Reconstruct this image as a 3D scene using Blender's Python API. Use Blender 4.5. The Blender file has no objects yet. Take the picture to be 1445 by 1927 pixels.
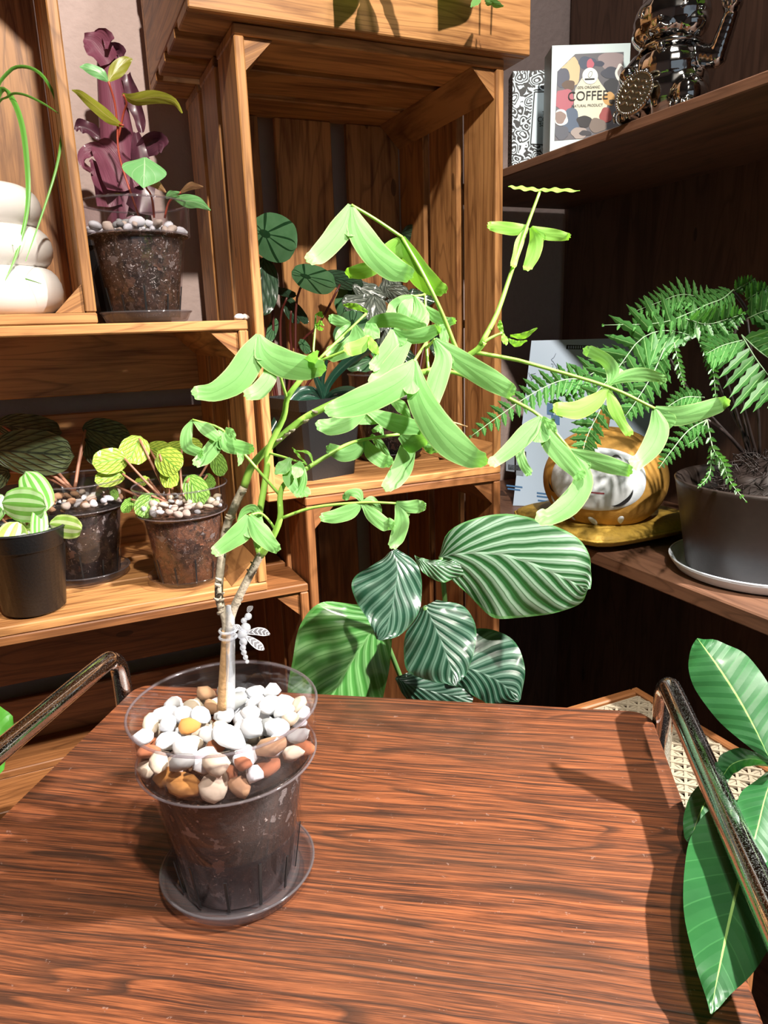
import bpy, bmesh, math, random
import numpy as np
from mathutils import Vector, Matrix

random.seed(7)
SC = bpy.context.scene
COL = SC.collection

# ---------------------------------------------------------------- camera
FPX, IW, IH = 1357.67, 1445.0, 1927.0
PITCH, ROLL, YAW = math.radians(14.28), math.radians(-1.887), math.radians(24.026)
TYAW = math.radians(34.0)                      # the trolley is turned against the room
CAM = np.array([0.0, 0.0, 1.14])
_F = np.array([math.sin(YAW)*math.cos(PITCH), math.cos(YAW)*math.cos(PITCH), -math.sin(PITCH)])
_R0 = np.array([math.cos(YAW), -math.sin(YAW), 0.0])
_U0 = np.cross(_R0, _F)
_R = _R0*math.cos(ROLL)+_U0*math.sin(ROLL)
_U = -_R0*math.sin(ROLL)+_U0*math.cos(ROLL)
cd = bpy.data.cameras.new('camera')
cd.sensor_fit = 'VERTICAL'; cd.sensor_height = 36.0; cd.lens = FPX/IH*36.0
cd.clip_start = 0.02; cd.clip_end = 50
cam = bpy.data.objects.new('camera', cd)
COL.objects.link(cam)
cam.matrix_world = Matrix(((_R[0], _U[0], -_F[0], CAM[0]), (_R[1], _U[1], -_F[1], CAM[1]), (_R[2], _U[2], -_F[2], CAM[2]), (0, 0, 0, 1)))
SC.camera = cam

# ---------------------------------------------------------------- world, lights, exposure
w = bpy.data.worlds.new('world'); SC.world = w; w.use_nodes = True
w.node_tree.nodes['Background'].inputs[0].default_value = (0.72, 0.86, 1.0, 1)
w.node_tree.nodes['Background'].inputs[1].default_value = 0.32
SC.view_settings.view_transform = 'Standard'; SC.view_settings.look = 'None'
SC.view_settings.exposure = 0.3; SC.view_settings.gamma = 1.0
SC.view_settings.use_curve_mapping = False

def lamp(name, kind, loc, target, energy, color, size=0.03, spot=60, blend=0.3):
    d = bpy.data.lights.new(name, kind); d.energy = energy; d.color = color
    if kind == 'AREA': d.shape = 'DISK'; d.size = size
    else: d.shadow_soft_size = size
    if kind == 'SPOT': d.spot_size = math.radians(spot); d.spot_blend = blend
    o = bpy.data.objects.new(name, d); COL.objects.link(o); o.location = loc
    o.rotation_euler = (Vector(target)-Vector(loc)).to_track_quat('-Z', 'Y').to_euler()
    return o
# ceiling track spots of the shop
lamp('track_spot_key', 'SPOT', (1.22, -0.30, 2.10), (0.28, 0.60, 0.80), 430, (1.0, 0.95, 0.88), 0.025, 44, 0.8)
lamp('track_spot_crates', 'SPOT', (0.12, -0.45, 2.45), (0.16, 1.0, 1.10), 185, (1.0, 0.91, 0.80), 0.03, 56, 0.5)
lamp('ceiling_panel', 'AREA', (0.50, 0.35, 2.6), (0.45, 0.5, 0.7), 9, (1.0, 0.96, 0.9), 0.16)

# ---------------------------------------------------------------- helpers: pixels to rays
def ray(x, y): return _F+_R*((x-IW/2)/FPX)-_U*((y-IH/2)/FPX)
def at(x, y, dep): return CAM+ray(x, y)*dep
def onz(x, y, z): d = ray(x, y); return CAM+d*((z-CAM[2])/d[2])
def ony(x, y, Y): d = ray(x, y); return CAM+d*(Y/d[1])
def depth(P): return float((np.array(P)-CAM)@_F)
def nrm(v):
    v = np.asarray(v, float); n = np.linalg.norm(v)
    return v/n if n > 1e-12 else v

# ---------------------------------------------------------------- helpers: objects
def tag(o, label=None, cat=None, group=None, kind=None):
    if label: o['label'] = label
    if cat: o['category'] = cat
    if group: o['group'] = group
    if kind: o['kind'] = kind
    return o
def empty(name, loc, label=None, cat=None, group=None):
    o = bpy.data.objects.new(name, None); COL.objects.link(o); o.location = loc
    o.empty_display_size = 0.02
    o['_loc'] = 1; del o['_loc']
    return tag(o, label, cat, group)

class MB:
    def __init__(s): s.v = []; s.f = []; s.uv = []
    def add(s, verts, faces, uvs=None):
        b = len(s.v); s.v += [tuple(map(float, p)) for p in verts]
        s.f += [tuple(i+b for i in f) for f in faces]
        s.uv += uvs if uvs else [(0.0, 0.0)]*len(verts)
        return s
    def build(s, name, mat, parent=None, smooth=True):
        off = np.array(parent.location) if parent is not None and parent.parent is None else None
        me = bpy.data.meshes.new(name)
        vs = s.v
        if parent is not None:
            o0 = np.array(world_loc(parent)); vs = [(a-o0[0], b-o0[1], c-o0[2]) for a, b, c in s.v]
        me.from_pydata(vs, [], s.f)
        uvl = me.uv_layers.new(name='UVMap')
        li = np.zeros(len(me.loops), dtype=np.int32); me.loops.foreach_get('vertex_index', li)
        uvl.data.foreach_set('uv', np.array(s.uv, dtype=np.float32)[li].ravel())
        if smooth: me.polygons.foreach_set('use_smooth', [True]*len(me.polygons))
        me.update()
        o = bpy.data.objects.new(name, me); COL.objects.link(o)
        if mat: me.materials.append(mat)
        if parent is not None: o.parent = parent
        return o
    # --- shapes
    def box(s, lo, hi, bev=0.0015, grain=None):
        lo = np.array(lo, float); hi = np.array(hi, float); d = hi-lo
        g = int(np.argmax(d)) if grain is None else grain
        a, b = [k for k in range(3) if k != g]
        ou, ov = random.random()*20, random.random()*20
        bev = min(bev, d.min()*0.3)
        # rounded box: three inset quads per axis, 24 verts
        V = []; idx = {}
        for sx in (0, 1):
            for sy in (0, 1):
                for sz in (0, 1):
                    c = np.array([hi[0] if sx else lo[0], hi[1] if sy else lo[1], hi[2] if sz else lo[2]])
                    sg = np.array([-1 if sx else 1, -1 if sy else 1, -1 if sz else 1])
                    for ax in range(3):
                        p = c.copy()
                        for k in range(3):
                            if k != ax: p[k] += sg[k]*bev
                        idx[(sx, sy, sz, ax)] = len(V); V.append(p)
        Fc = []
        def I(t, ax): return idx[(t[0], t[1], t[2], ax)]
        for ax in range(3):
            o1, o2 = (ax+1) % 3, (ax+2) % 3
            for sd in (0, 1):
                q = []
                for (i, j) in ((0, 0), (1, 0), (1, 1), (0, 1)):
                    t = [0, 0, 0]; t[ax] = sd; t[o1] = i; t[o2] = j; q.append(I(t, ax))
                Fc.append(tuple(q if sd else q[::-1]))
        for ax in range(3):       # edges along ax
            o1, o2 = (ax+1) % 3, (ax+2) % 3
            for i in (0, 1):
                for j in (0, 1):
                    t0 = [0, 0, 0]; t0[o1] = i; t0[o2] = j; t1 = list(t0); t1[ax] = 1
                    q = [I(t0, o1), I(t1, o1), I(t1, o2), I(t0, o2)]
                    Fc.append(tuple(q if (i+j) % 2 == 0 else q[::-1]))
        for sx in (0, 1):
            for sy in (0, 1):
                for sz in (0, 1):
                    q = [idx[(sx, sy, sz, k)] for k in range(3)]
                    Fc.append(tuple(q if (sx+sy+sz) % 2 else q[::-1]))
        uvs = [(p[g]-lo[g]+ou, (p[a]-lo[a])+(p[b]-lo[b])+ov) for p in V]
        return s.add(V, Fc, uvs)
    def prism(s, poly, vec):
        n = len(poly); P = [np.array(p, float) for p in poly]; Q = [p+np.array(vec, float) for p in P]
        L = float(np.linalg.norm(vec)); ou = random.random()*9
        uv = [(ou, 0.02*i) for i in range(n)]+[(ou+L, 0.02*i) for i in range(n)]
        fs = [tuple(range(n))[::-1], tuple(range(n, 2*n))]+[(i, (i+1) % n, n+(i+1) % n, n+i) for i in range(n)]
        return s.add(P+Q, fs, uv)
    def tube(s, pts, rad, seg=8, cap=True, sub=4):
        P, Rr = spline(pts, rad, sub)
        n = len(P); T = [nrm(P[min(i+1, n-1)]-P[max(i-1, 0)]) for i in range(n)]
        up = np.array([0.0, 0, 1]) if abs(T[0][2]) < .9 else np.array([1.0, 0, 0])
        a = nrm(np.cross(T[0], up)); V = []; uv = []; L = 0
        for i in range(n):
            a = nrm(a-T[i]*(a@T[i])); b = np.cross(T[i], a)
            if i: L += np.linalg.norm(P[i]-P[i-1])
            for k in range(seg):
                t = 2*math.pi*k/seg; V.append(P[i]+(a*math.cos(t)+b*math.sin(t))*Rr[i]); uv.append((L, k/seg))
        Fc = [(i*seg+k, i*seg+(k+1) % seg, (i+1)*seg+(k+1) % seg, (i+1)*seg+k) for i in range(n-1) for k in range(seg)]
        if cap: Fc += [tuple(range(seg))[::-1], tuple(range((n-1)*seg, n*seg))]
        return s.add(V, Fc, uv)
    def lathe(s, c, prof, seg=48, closed=False):
        V = []; uv = []; n = len(prof)
        for i, (r, z) in enumerate(prof):
            for k in range(seg):
                t = 2*math.pi*k/seg; V.append((c[0]+r*math.cos(t), c[1]+r*math.sin(t), c[2]+z)); uv.append((k/seg, i/max(1, n-1)))
        Fc = []
        m = n if closed else n-1
        for i in range(m):
            j = (i+1) % n
            for k in range(seg):
                k2 = (k+1) % seg
                Fc.append((i*seg+k, i*seg+k2, j*seg+k2, j*seg+k))
        return s.add(V, Fc, uv)
    def ellipsoid(s, c, r, R=None, nu=20, nv=12, fn=None):
        V = []; uv = []; Fc = []
        for j in range(nv+1):
            ph = math.pi*j/nv
            for i in range(nu):
                th = 2*math.pi*i/nu
                p = np.array([math.sin(ph)*math.cos(th), math.sin(ph)*math.sin(th), math.cos(ph)])
                if fn: p = fn(p)
                p = p*np.array(r)
                if R is not None: p = R@p
                V.append(np.array(c)+p); uv.append((i/nu, j/nv))
        for j in range(nv):
            for i in range(nu):
                Fc.append((j*nu+i, (j+1)*nu+i, (j+1)*nu+(i+1) % nu, j*nu+(i+1) % nu))
        return s.add(V, Fc, uv)
    def strip(s, P, wa, wb, W, N, fold=0.15, wave=0.0, wn=5, na=6, n=14, droop=0.0):
        """leaf blade: centre line P, half widths wa / wb, width vectors W, normals N"""
        arr = np.c_[np.array(P), np.array(wa)[:, None], np.array(wb)[:, None], np.array(W), np.array(N)]
        arr = cat_rows(arr, n)
        V = []; uv = []; ph = random.random()*6
        for i, row in enumerate(arr):
            p, a, b, wv, nv = row[:3], max(row[3], 1e-4), max(row[4], 1e-4), nrm(row[5:8]), nrm(row[8:11])
            t = i/(len(arr)-1)
            for k in range(-na, na+1):
                v = k/na; ww = (a if v > 0 else b)
                h = -fold*abs(v)**1.3*ww-droop*(v*v)*ww+wave*math.sin(wn*6.283*t+ph+(0 if v > 0 else 1.7))*abs(v)**2
                V.append(p+wv*v*ww+nv*h); uv.append((t, v*.5+.5))
        m = 2*na+1
        Fc = [(i*m+k, i*m+k+1, (i+1)*m+k+1, (i+1)*m+k) for i in range(len(arr)-1) for k in range(m-1)]
        return s.add(V, Fc, uv)

def world_loc(o):
    p = np.array(o.location)
    while o.parent is not None: o = o.parent; p = p+np.array(o.location)
    return p
def cat_rows(A, n):
    """Catmull-Rom resample of the rows of A to n+1 rows"""
    A = np.array(A, float); m = len(A)
    E = np.vstack([2*A[0]-A[1], A, 2*A[-1]-A[-2]])
    out = []
    for q in np.linspace(0, m-1, n+1):
        i = min(int(q), m-2); t = q-i; p0, p1, p2, p3 = E[i:i+4]
        out.append(.5*((2*p1)+(p2-p0)*t+(2*p0-5*p1+4*p2-p3)*t*t+(3*p1-p0-3*p2+p3)*t**3))
    return np.array(out)
def spline(pts, rad, sub):
    pts = np.array(pts, float); r = np.array(rad if hasattr(rad, '__len__') else [rad]*len(pts), float)
    if sub <= 1 or len(pts) < 3: return list(pts), list(r)
    A = cat_rows(np.c_[pts, r[:, None]], (len(pts)-1)*sub)
    return list(A[:, :3]), list(np.maximum(A[:, 3], 1e-4))

def lobe_px(mb, pts, dep, tilt=0.0, fold=0.18, wave=0.0, n=14, na=5, z=None, wn=5, droop=0.0):
    """leaf lobe whose centre line runs through the given pixels at real depth(s) in front of the camera.
    pts: (x, y, half width) or (x, y, left half width, right half width); dep: number or one per point"""
    m = len(pts)
    if not hasattr(dep, '__len__'): dep = [dep]*m
    elif len(dep) == 2 and m != 2: dep = list(np.linspace(dep[0], dep[1], m))
    if z is not None: P = [onz(p[0], p[1], z[i]) for i, p in enumerate(pts)]
    else: P = [at(p[0], p[1], dep[i]) for i, p in enumerate(pts)]
    wa = []; wb = []; W = []; N = []
    for i, p in enumerate(pts):
        T = nrm(P[min(i+1, m-1)]-P[max(i-1, 0)]); view = nrm(CAM-P[i])
        w0 = nrm(np.cross(view, T))          # left of travel as the picture shows it
        n0 = nrm(np.cross(T, w0)); n0 = n0 if n0@view > 0 else -n0
        tl = tilt[i] if hasattr(tilt, '__len__') else tilt
        c, s_ = math.cos(tl), math.sin(tl)
        W.append(w0*c+n0*s_); N.append(n0*c-w0*s_)
        k = depth(P[i])/FPX/max(.35, math.cos(tl))
        a = p[2]*k; b = (p[3] if len(p) > 3 else p[2])*k
        wa.append(a); wb.append(b)
    # which side is 'left of travel' in the picture
    return mb.strip(P, wa, wb, W, N, fold, wave, wn, na, n, droop)
def tube_px(mb, pts, dep, rad, seg=7, sub=4):
    m = len(pts)
    if not hasattr(dep, '__len__'): dep = [dep]*m
    elif len(dep) == 2 and m != 2: dep = list(np.linspace(dep[0], dep[1], m))
    return mb.tube([at(p[0], p[1], dep[i]) for i, p in enumerate(pts)], rad, seg, True, sub)
def round_leaf(mb, cx, cy, rx, ry, ang, dep, fold=0.1, wave=0.002, n=10, na=4, tilt=0.0, lean=0.0, wn=4, point=0.0):
    """oval leaf, centre line length 2*ry turned by ang (0 = tip down in the picture)"""
    pts = []; dd = []
    dx, dy = math.sin(ang), math.cos(ang)
    for t in (-1, -.86, -.5, 0, .45, .8, 1):
        w = rx*math.sqrt(max(0.0, 1-abs(t)**2.2))*(1-point*max(0, t))+0.5
        pts.append((cx+dx*ry*t, cy+dy*ry*t, w)); dd.append(dep+lean*t)
    return lobe_px(mb, pts, dd, tilt, fold, wave, n, na, wn=wn)

# ---------------------------------------------------------------- helpers: materials
class NT:
    def __init__(s, name):
        s.m = bpy.data.materials.new(name); s.m.use_nodes = True; s.t = s.m.node_tree
        s.t.nodes.clear(); s.out = s.t.nodes.new('ShaderNodeOutputMaterial')
    def n(s, typ, props=None, **inp):
        nd = s.t.nodes.new('ShaderNode'+typ)
        for k, v in (props or {}).items(): setattr(nd, k, v)
        for k, v in inp.items():
            key = k.replace('_', ' ')
            sock = nd.inputs[int(k[1:])] if k[0] == 'i' and k[1:].isdigit() else nd.inputs[key]
            s.set(sock, v)
        return nd
    def set(s, sock, v):
        if isinstance(v, bpy.types.NodeSocket): s.t.links.new(v, sock)
        elif isinstance(v, bpy.types.Node): s.t.links.new(v.outputs[0], sock)
        else:
            if hasattr(v, '__len__') and len(v) == 3 and sock.type == 'RGBA': v = (*v, 1)
            sock.default_value = v
    def math(s, op, a, b=0.0, c=None):
        nd = s.t.nodes.new('ShaderNodeMath'); nd.operation = op; s.set(nd.inputs[0], a); s.set(nd.inputs[1], b)
        if c is not None: s.set(nd.inputs[2], c)
        return nd.outputs[0]
    def mix(s, f, a, b, mode='MIX'):
        nd = s.t.nodes.new('ShaderNodeMix'); nd.data_type = 'RGBA'; nd.blend_type = mode
        s.set(nd.inputs[0], f); s.set(nd.inputs[6], a); s.set(nd.inputs[7], b); return nd.outputs[2]
    def ramp(s, f, stops, interp='LINEAR'):
        nd = s.t.nodes.new('ShaderNodeValToRGB'); e = nd.color_ramp; e.interpolation = interp
        while len(e.elements) < len(stops): e.elements.new(0.5)
        for i, (p, c) in enumerate(stops):
            e.elements[i].position = p; e.elements[i].color = (*c, 1) if len(c) == 3 else c
        s.set(nd.inputs[0], f); return nd.outputs[0]
    def uv(s): return s.n('UVMap', {'uv_map': 'UVMap'}).outputs[0]
    def mapn(s, vec, scale=(1, 1, 1), rot=(0, 0, 0)):
        nd = s.t.nodes.new('ShaderNodeMapping'); s.set(nd.inputs[0], vec)
        nd.inputs['Scale'].default_value = scale; nd.inputs['Rotation'].default_value = rot; return nd.outputs[0]
    def noise(s, vec, scale=5, detail=3, rough=.5, dist=0.0):
        nd = s.n('TexNoise', None, Scale=scale, Detail=detail, Roughness=rough, Distortion=dist)
        if vec is not None: s.set(nd.inputs['Vector'], vec)
        return nd.outputs['Fac']
    def bump(s, h, strength=.3, dist=.002):
        return s.n('Bump', None, Height=h, Strength=strength, Distance=dist).outputs[0]
    def bsdf(s, **k):
        nd = s.t.nodes.new('ShaderNodeBsdfPrincipled')
        for a, v in k.items(): s.set(nd.inputs[a.replace('_', ' ')], v)
        return nd
    def done(s, sh):
        s.t.links.new(sh.outputs[0] if isinstance(sh, bpy.types.Node) else sh, s.out.inputs[0]); return s.m

def plain(name, col, rough=.5, metal=0.0, bump=0.0, bs=60, var=0.0, spec=None):
    t = NT(name); tc = t.n('TexCoord').outputs['Object']
    c = col
    if var:
        c = t.mix(t.noise(tc, bs, 4), tuple(x*(1-var) for x in col), tuple(min(1, x*(1+var)) for x in col))
    b = t.bsdf(Base_Color=c, Roughness=rough, Metallic=metal)
    if spec is not None: b.inputs['Specular IOR Level'].default_value = spec
    if bump: t.set(b.inputs['Normal'], t.bump(t.noise(tc, bs, 4), bump, .002))
    return t.done(b)

def wood(name, dark, light, scale=(5, 70, 1), rough=.5):
    t = NT(name); uv = t.uv(); oi = t.n('ObjectInfo').outputs['Random']
    sh = t.n('CombineXYZ', None, X=t.math('MULTIPLY', oi, 17.0), Y=t.math('MULTIPLY', oi, 31.0)).outputs[0]
    vec = t.n('VectorMath', {'operation': 'ADD'}, i0=uv, i1=sh).outputs[0]
    g = t.noise(t.mapn(vec, scale), 1.0, 5, .6, .6)
    fine = t.noise(t.mapn(vec, (12, 420, 1)), 1.0, 3, .6)
    big = t.noise(t.mapn(vec, (4, 14, 1)), 1.0, 3, .5, 1.0)
    f = t.math('ADD', t.math('MULTIPLY', g, .6), t.math('ADD', t.math('MULTIPLY', fine, .2), t.math('MULTIPLY', big, .3)))
    col = t.ramp(f, [(.40, dark), (.60, light)])
    ph = t.math('FRACT', t.math('MULTIPLY_ADD', t.noise(t.mapn(vec, (1.6, 11, 1)), 1.0, 2, .5, .4), 13.0, 0.0))
    ring = t.ramp(ph, [(.0, (1, 1, 1)), (.22, (0, 0, 0)), (.9, (0, 0, 0)), (1.0, (1, 1, 1))])
    col = t.mix(t.math('MULTIPLY', ring, .45), col, tuple(x*.6 for x in dark))
    # knots
    vo = t.n('TexVoronoi', None, Vector=t.mapn(vec, (4.5, 13, 1)), Scale=1.0)
    kn = t.math('LESS_THAN', vo.outputs['Distance'], .07)
    col = t.mix(t.math('MULTIPLY', kn, .65), col, tuple(x*.25 for x in dark))
    hs = t.n('HueSaturation', None, Color=col, Value=t.math('ADD', .86, t.math('MULTIPLY', oi, .28)))
    b = t.bsdf(Base_Color=hs.outputs[0], Roughness=rough)
    t.set(b.inputs['Normal'], t.bump(f, .25, .002))
    return t.done(b)

def leafmat(name, fn, rough=.4, trans=.3, tcol=None, bump=.0, coat=0.0):
    """fn(t, u, v) -> (colour socket, height socket or None); u along, v in -1..1 across"""
    t = NT(name); sx = t.n('SeparateXYZ', None, Vector=t.uv())
    u = sx.outputs[0]; v = t.math('MULTIPLY_ADD', sx.outputs[1], 2.0, -1.0)
    col, h = fn(t, u, v)
    b = t.bsdf(Base_Color=col, Roughness=rough)
    b.inputs['Coat Weight'].default_value = coat; b.inputs['Coat Roughness'].default_value = .15
    tr = t.n('BsdfTranslucent', None, Color=t.mix(.55, col, tcol) if tcol else col)
    if h is not None:
        nb = t.bump(h, bump, .0015); t.set(b.inputs['Normal'], nb)
    mx = t.n('MixShader', None, Fac=trans); t.set(mx.inputs[1], b); t.set(mx.inputs[2], tr)
    return t.done(mx)

def clear_plastic(name, tint, rough=.06, body=.10, bodycol=(.8, .8, .82)):
    t = NT(name); lw = t.n('LayerWeight', None, Blend=.22)
    tr = t.n('BsdfTransparent', None, Color=tint); gl = t.n('BsdfGlossy', None, Color=(1, 1, 1, 1), Roughness=rough)
    df = t.n('BsdfDiffuse', None, Color=(*bodycol, 1))
    m1 = t.n('MixShader', None, Fac=body); t.set(m1.inputs[1], tr); t.set(m1.inputs[2], df)
    fr = t.math('MINIMUM', t.math('MULTIPLY_ADD', t.math('POWER', lw.outputs['Facing'], 2.2), .5, .03), .6)
    m2 = t.n('MixShader', None, Fac=fr); t.set(m2.inputs[1], m1); t.set(m2.inputs[2], gl)
    return t.done(m2)

M = {}
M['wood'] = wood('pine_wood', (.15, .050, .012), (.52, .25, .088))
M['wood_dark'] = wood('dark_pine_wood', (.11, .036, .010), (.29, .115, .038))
M['panel'] = wood('brown_veneer', (.055, .026, .016), (.115, .058, .037), (3, 26, 1), .55)
M['shelf'] = wood('brown_shelf_board', (.075, .034, .02), (.17, .082, .048), (3, 40, 1), .5)
M['plaster'] = plain('grey_plaster', (.50, .385, .355), .85, bump=1.0, bs=70, var=.08)
M['floor'] = plain('dark_floor', (.10, .07, .055), .5, var=.2, bs=8)
M['white_paint'] = plain('white_paint', (.22, .21, .20), .8)
def chrome_mat():
    t = NT('dusty_chrome'); tc = t.n('TexCoord').outputs['Object']; nz = t.ramp(t.noise(tc, 900, 3, .7), [(.5, (0, 0, 0)), (.62, (1, 1, 1))])
    return t.done(t.bsdf(Base_Color=t.mix(t.math('MULTIPLY', nz, .35), (.72, .75, .76), (.5, .5, .48)), Metallic=1.0, Roughness=t.math('MULTIPLY_ADD', nz, .3, .07)))
M['chrome'] = chrome_mat()
M['black_plastic'] = plain('black_plastic', (.012, .012, .013), .38, bump=.15, bs=300)
M['white_glaze'] = plain('white_glaze', (.82, .79, .76), .25)
M['clear'] = clear_plastic('clear_plastic', (.95, .935, .95), .05, .003)
M['clear_saucer'] = clear_plastic('clear_saucer_plastic', (.74, .72, .74), .08, .09, (.40, .38, .40))
M['clear_acrylic'] = clear_plastic('clear_acrylic', (.90, .91, .94), .04, .22, (.85, .88, .93))
M['clear_rim'] = clear_plastic('clear_rim_plastic', (.70, .66, .68), .05, .10, (.55, .5, .52))

# ---------------------------------------------------------------- room shell
XL, XR, YF, YB, ZC = -1.9, 2.3, -2.4, 1.40, 2.75
def shell(name, lo, hi, m):
    o = MB().box(lo, hi, .001).build(name, m, smooth=False); return tag(o, kind='structure')
shell('floor', (XL-.1, YF-.1, -.06), (XR+.1, YB+.1, 0), M['floor'])
shell('ceiling', (XL-.1, YF-.1, ZC), (XR+.1, YB+.1, ZC+.06), M['white_paint'])
shell('wall_back', (XL-.1, YB, 0), (XR+.1, YB+.1, ZC), M['plaster'])
shell('wall_left', (XL-.1, YF, 0), (XL, YB, ZC), M['plaster'])
shell('wall_right', (XR, YF, 0), (XR+.1, YB, ZC), M['plaster'])
wf = MB()                                                   # shop front with a window behind the camera
for lo, hi in (((XL, YF-.1, 0), (XR, YF, .55)), ((XL, YF-.1, 2.3), (XR, YF, ZC)), ((XL, YF-.1, .55), (-1.5, YF, 2.3)), ((.9, YF-.1, .55), (XR, YF, 2.3))):
    wf.box(lo, hi, .001)
tag(wf.build('wall_front', M['plaster'], smooth=False), kind='structure')
pw = bpy.data.lights.new('window_daylight', 'AREA'); pw.shape = 'RECTANGLE'; pw.size = 2.4; pw.size_y = 1.75
pw.cycles.is_portal = True
po = bpy.data.objects.new('window_daylight', pw); COL.objects.link(po); po.location = (-.3, YF-.02, 1.425); po.rotation_euler = (math.radians(90), 0, 0)

# ---------------------------------------------------------------- brown shelf unit on the right
SU = empty('shelf_unit', (.91, .93, 0), 'dark brown wooden shelf unit with two boards at the right', 'shelf')
SX0, SX1, SY0, SY1 = .74, 1.08, .50, 1.385
MB().box((SX1, SY0-.02, 0), (SX1+.02, SY1, 2.3), .001, grain=2).build('back_panel', M['panel'], SU, False)
MB().box((SX0+.02, SY1-.018, 0), (SX1, SY1, .768), .001, grain=2).build('side_panel', M['panel'], SU, False)
MB().box((SX0, SY0, .768), (SX1-.0005, SY1-.0005, .790), .002, grain=1).build('shelf_board', M['shelf'], SU, False)
MB().box((SX0, SY0, 1.381), (SX1-.0005, SY1-.0005, 1.395), .0015, grain=1).build('shelf_board', M['shelf'], SU, False)
MB().box((SX0, SY0, .08), (SX1-.0005, SY1-.02, .10), .002, grain=1).build('shelf_board', M['shelf'], SU, False)
MB().box((SX1-.03, SY0, 0), (SX1-.001, SY0+.03, .0795), .002).build('foot', M['shelf'], SU, False)
MB().box((SX0, SY0, 0), (SX0+.03, SY0+.03, .0795), .002).build('foot', M['shelf'], SU, False)

# ---------------------------------------------------------------- pine crates
TH = .013
def slats(parent, lo, hi, axis_n, axis_g, n, gap, m):
    """n boards filling the box lo..hi (thin along axis_n), grain along axis_g, side by side along the third axis"""
    k = 3-axis_n-axis_g; L = hi[k]-lo[k]; wd = (L-gap*(n-1))/n
    for i in range(n):
        a = list(lo); b = list(hi); a[k] = lo[k]+i*(wd+gap); b[k] = a[k]+wd
        j = random.uniform(-.0006, .0006)
        MB().box(a, b, .0016, grain=axis_g).build('slat', m, parent, False)
def crate(lo, hi, longax, label, open_face='front', corner=.038, m=None, gaps=.022, m_in=None):
    m = m or M['wood']
    (x0, y0, z0), (x1, y1, z1) = lo, hi
    c = empty('wooden_crate', ((x0+x1)/2, (y0+y1)/2, z0), label, 'crate')
    t = TH
    if open_face == 'front':
        if longax == 2:     # stands on its end
            slats(c, (x0, y0, z1-t), (x1, y1, z1), 2, 0, 3, gaps, m)
            slats(c, (x0, y0, z0), (x1, y1, z0+t), 2, 0, 3, gaps, m)
            slats(c, (x0, y0, z0+t+.0005), (x0+t, y1-t, z1-t-.0005), 0, 2, 3, gaps, m)
            slats(c, (x1-t, y0, z0+t+.0005), (x1, y1-t, z1-t-.0005), 0, 2, 3, gaps, m)
            slats(c, (x0+t+.001, y1-t, z0+t+.0005), (x1-t-.001, y1, z1-t-.0005), 1, 2, 3, .03, m)
        else:               # lies on its side
            slats(c, (x0, y0, z1-t), (x1, y1-t, z1), 2, 0, 3, gaps, m)
            slats(c, (x0, y0, z0), (x1, y1-t, z0+t), 2, 0, 3, gaps, m)
            slats(c, (x0, y0, z0+t+.0005), (x0+t, y1-t, z1-t-.0005), 0, 2, 3, gaps, m)
            slats(c, (x1-t, y0, z0+t+.0005), (x1, y1-t, z1-t-.0005), 0, 2, 3, gaps, m)
            slats(c, (x0, y1-t+.0005, z0), (x1, y1, z1), 1, 0, 3, .03, m)
        e = .0006; k = corner
        for (xx, sx) in ((x0+t+e, 1), (x1-t-e, -1)):
            for (zz, sz) in ((z0+t+e, 1), (z1-t-e, -1)):
                poly = [(xx, y0+.006, zz), (xx+sx*k, y0+.006, zz), (xx, y0+.006, zz+sz*k)]
                if sx*sz > 0: poly = poly[::-1]
                MB().prism(poly, (0, y1-t-y0-.008, 0)).build('corner_post', m, c, False)
    else:                   # open at the top
        slats(c, (x0, y0+t, z0), (x1, y1-t, z0+t), 2, 0, 4, .026, m)
        slats(c, (x0, y0, z0), (x1, y0+t-.0005, z1), 1, 0, 2, .02, m)
        slats(c, (x0, y1-t+.0005, z0), (x1, y1, z1), 1, 0, 2, .02, m)
        slats(c, (x0, y0+t, z0+t+.0005), (x0+t, y1-t, z1), 0, 1, 2, .02, m)
        slats(c, (x1-t, y0+t, z0+t+.0005), (x1, y1-t, z1), 0, 1, 2, .02, m)
        e = .0006; k = corner
        for (xx, sx) in ((x0+t+e, 1), (x1-t-e, -1)):
            for (yy, sy) in ((y0+t+e, 1), (y1-t-e, -1)):
                poly = [(xx, yy, z0+t+.001), (xx+sx*k, yy, z0+t+.001), (xx, yy+sy*k, z0+t+.001)]
                if sx*sy < 0: poly = poly[::-1]
                MB().prism(poly, (0, 0, z1-z0-t-.004)).build('corner_post', m, c, False)
    return c
CY0, CY1 = 1.0, 1.345
crate((.262, CY0, .900), (.662, CY1, 1.515), 2, 'tall pine crate standing on end in the middle, dark-leaved plants inside')
crate((-.368, CY0, .767), (.252, CY1, 1.157), 0, 'pine crate lying on its side with the three pots on its bottom board')
crate((-.338, CY0, 1.1575), (.062, CY1, 1.772), 2, 'tall pine crate at the upper left edge holding the white ribbed vase', corner=.034)
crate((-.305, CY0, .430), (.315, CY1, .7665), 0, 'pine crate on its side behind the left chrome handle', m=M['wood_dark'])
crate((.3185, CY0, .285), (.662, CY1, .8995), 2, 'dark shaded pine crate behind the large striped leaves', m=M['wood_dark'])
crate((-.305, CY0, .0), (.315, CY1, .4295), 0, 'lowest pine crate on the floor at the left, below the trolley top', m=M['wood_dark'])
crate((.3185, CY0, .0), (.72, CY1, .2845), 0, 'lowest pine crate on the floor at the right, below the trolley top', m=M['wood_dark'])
crate((.204, .978, 1.5155), (.692, 1.33, 1.84), 0, 'pine crate with a solid front board resting on top of the tall middle crate', 'top')

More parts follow.
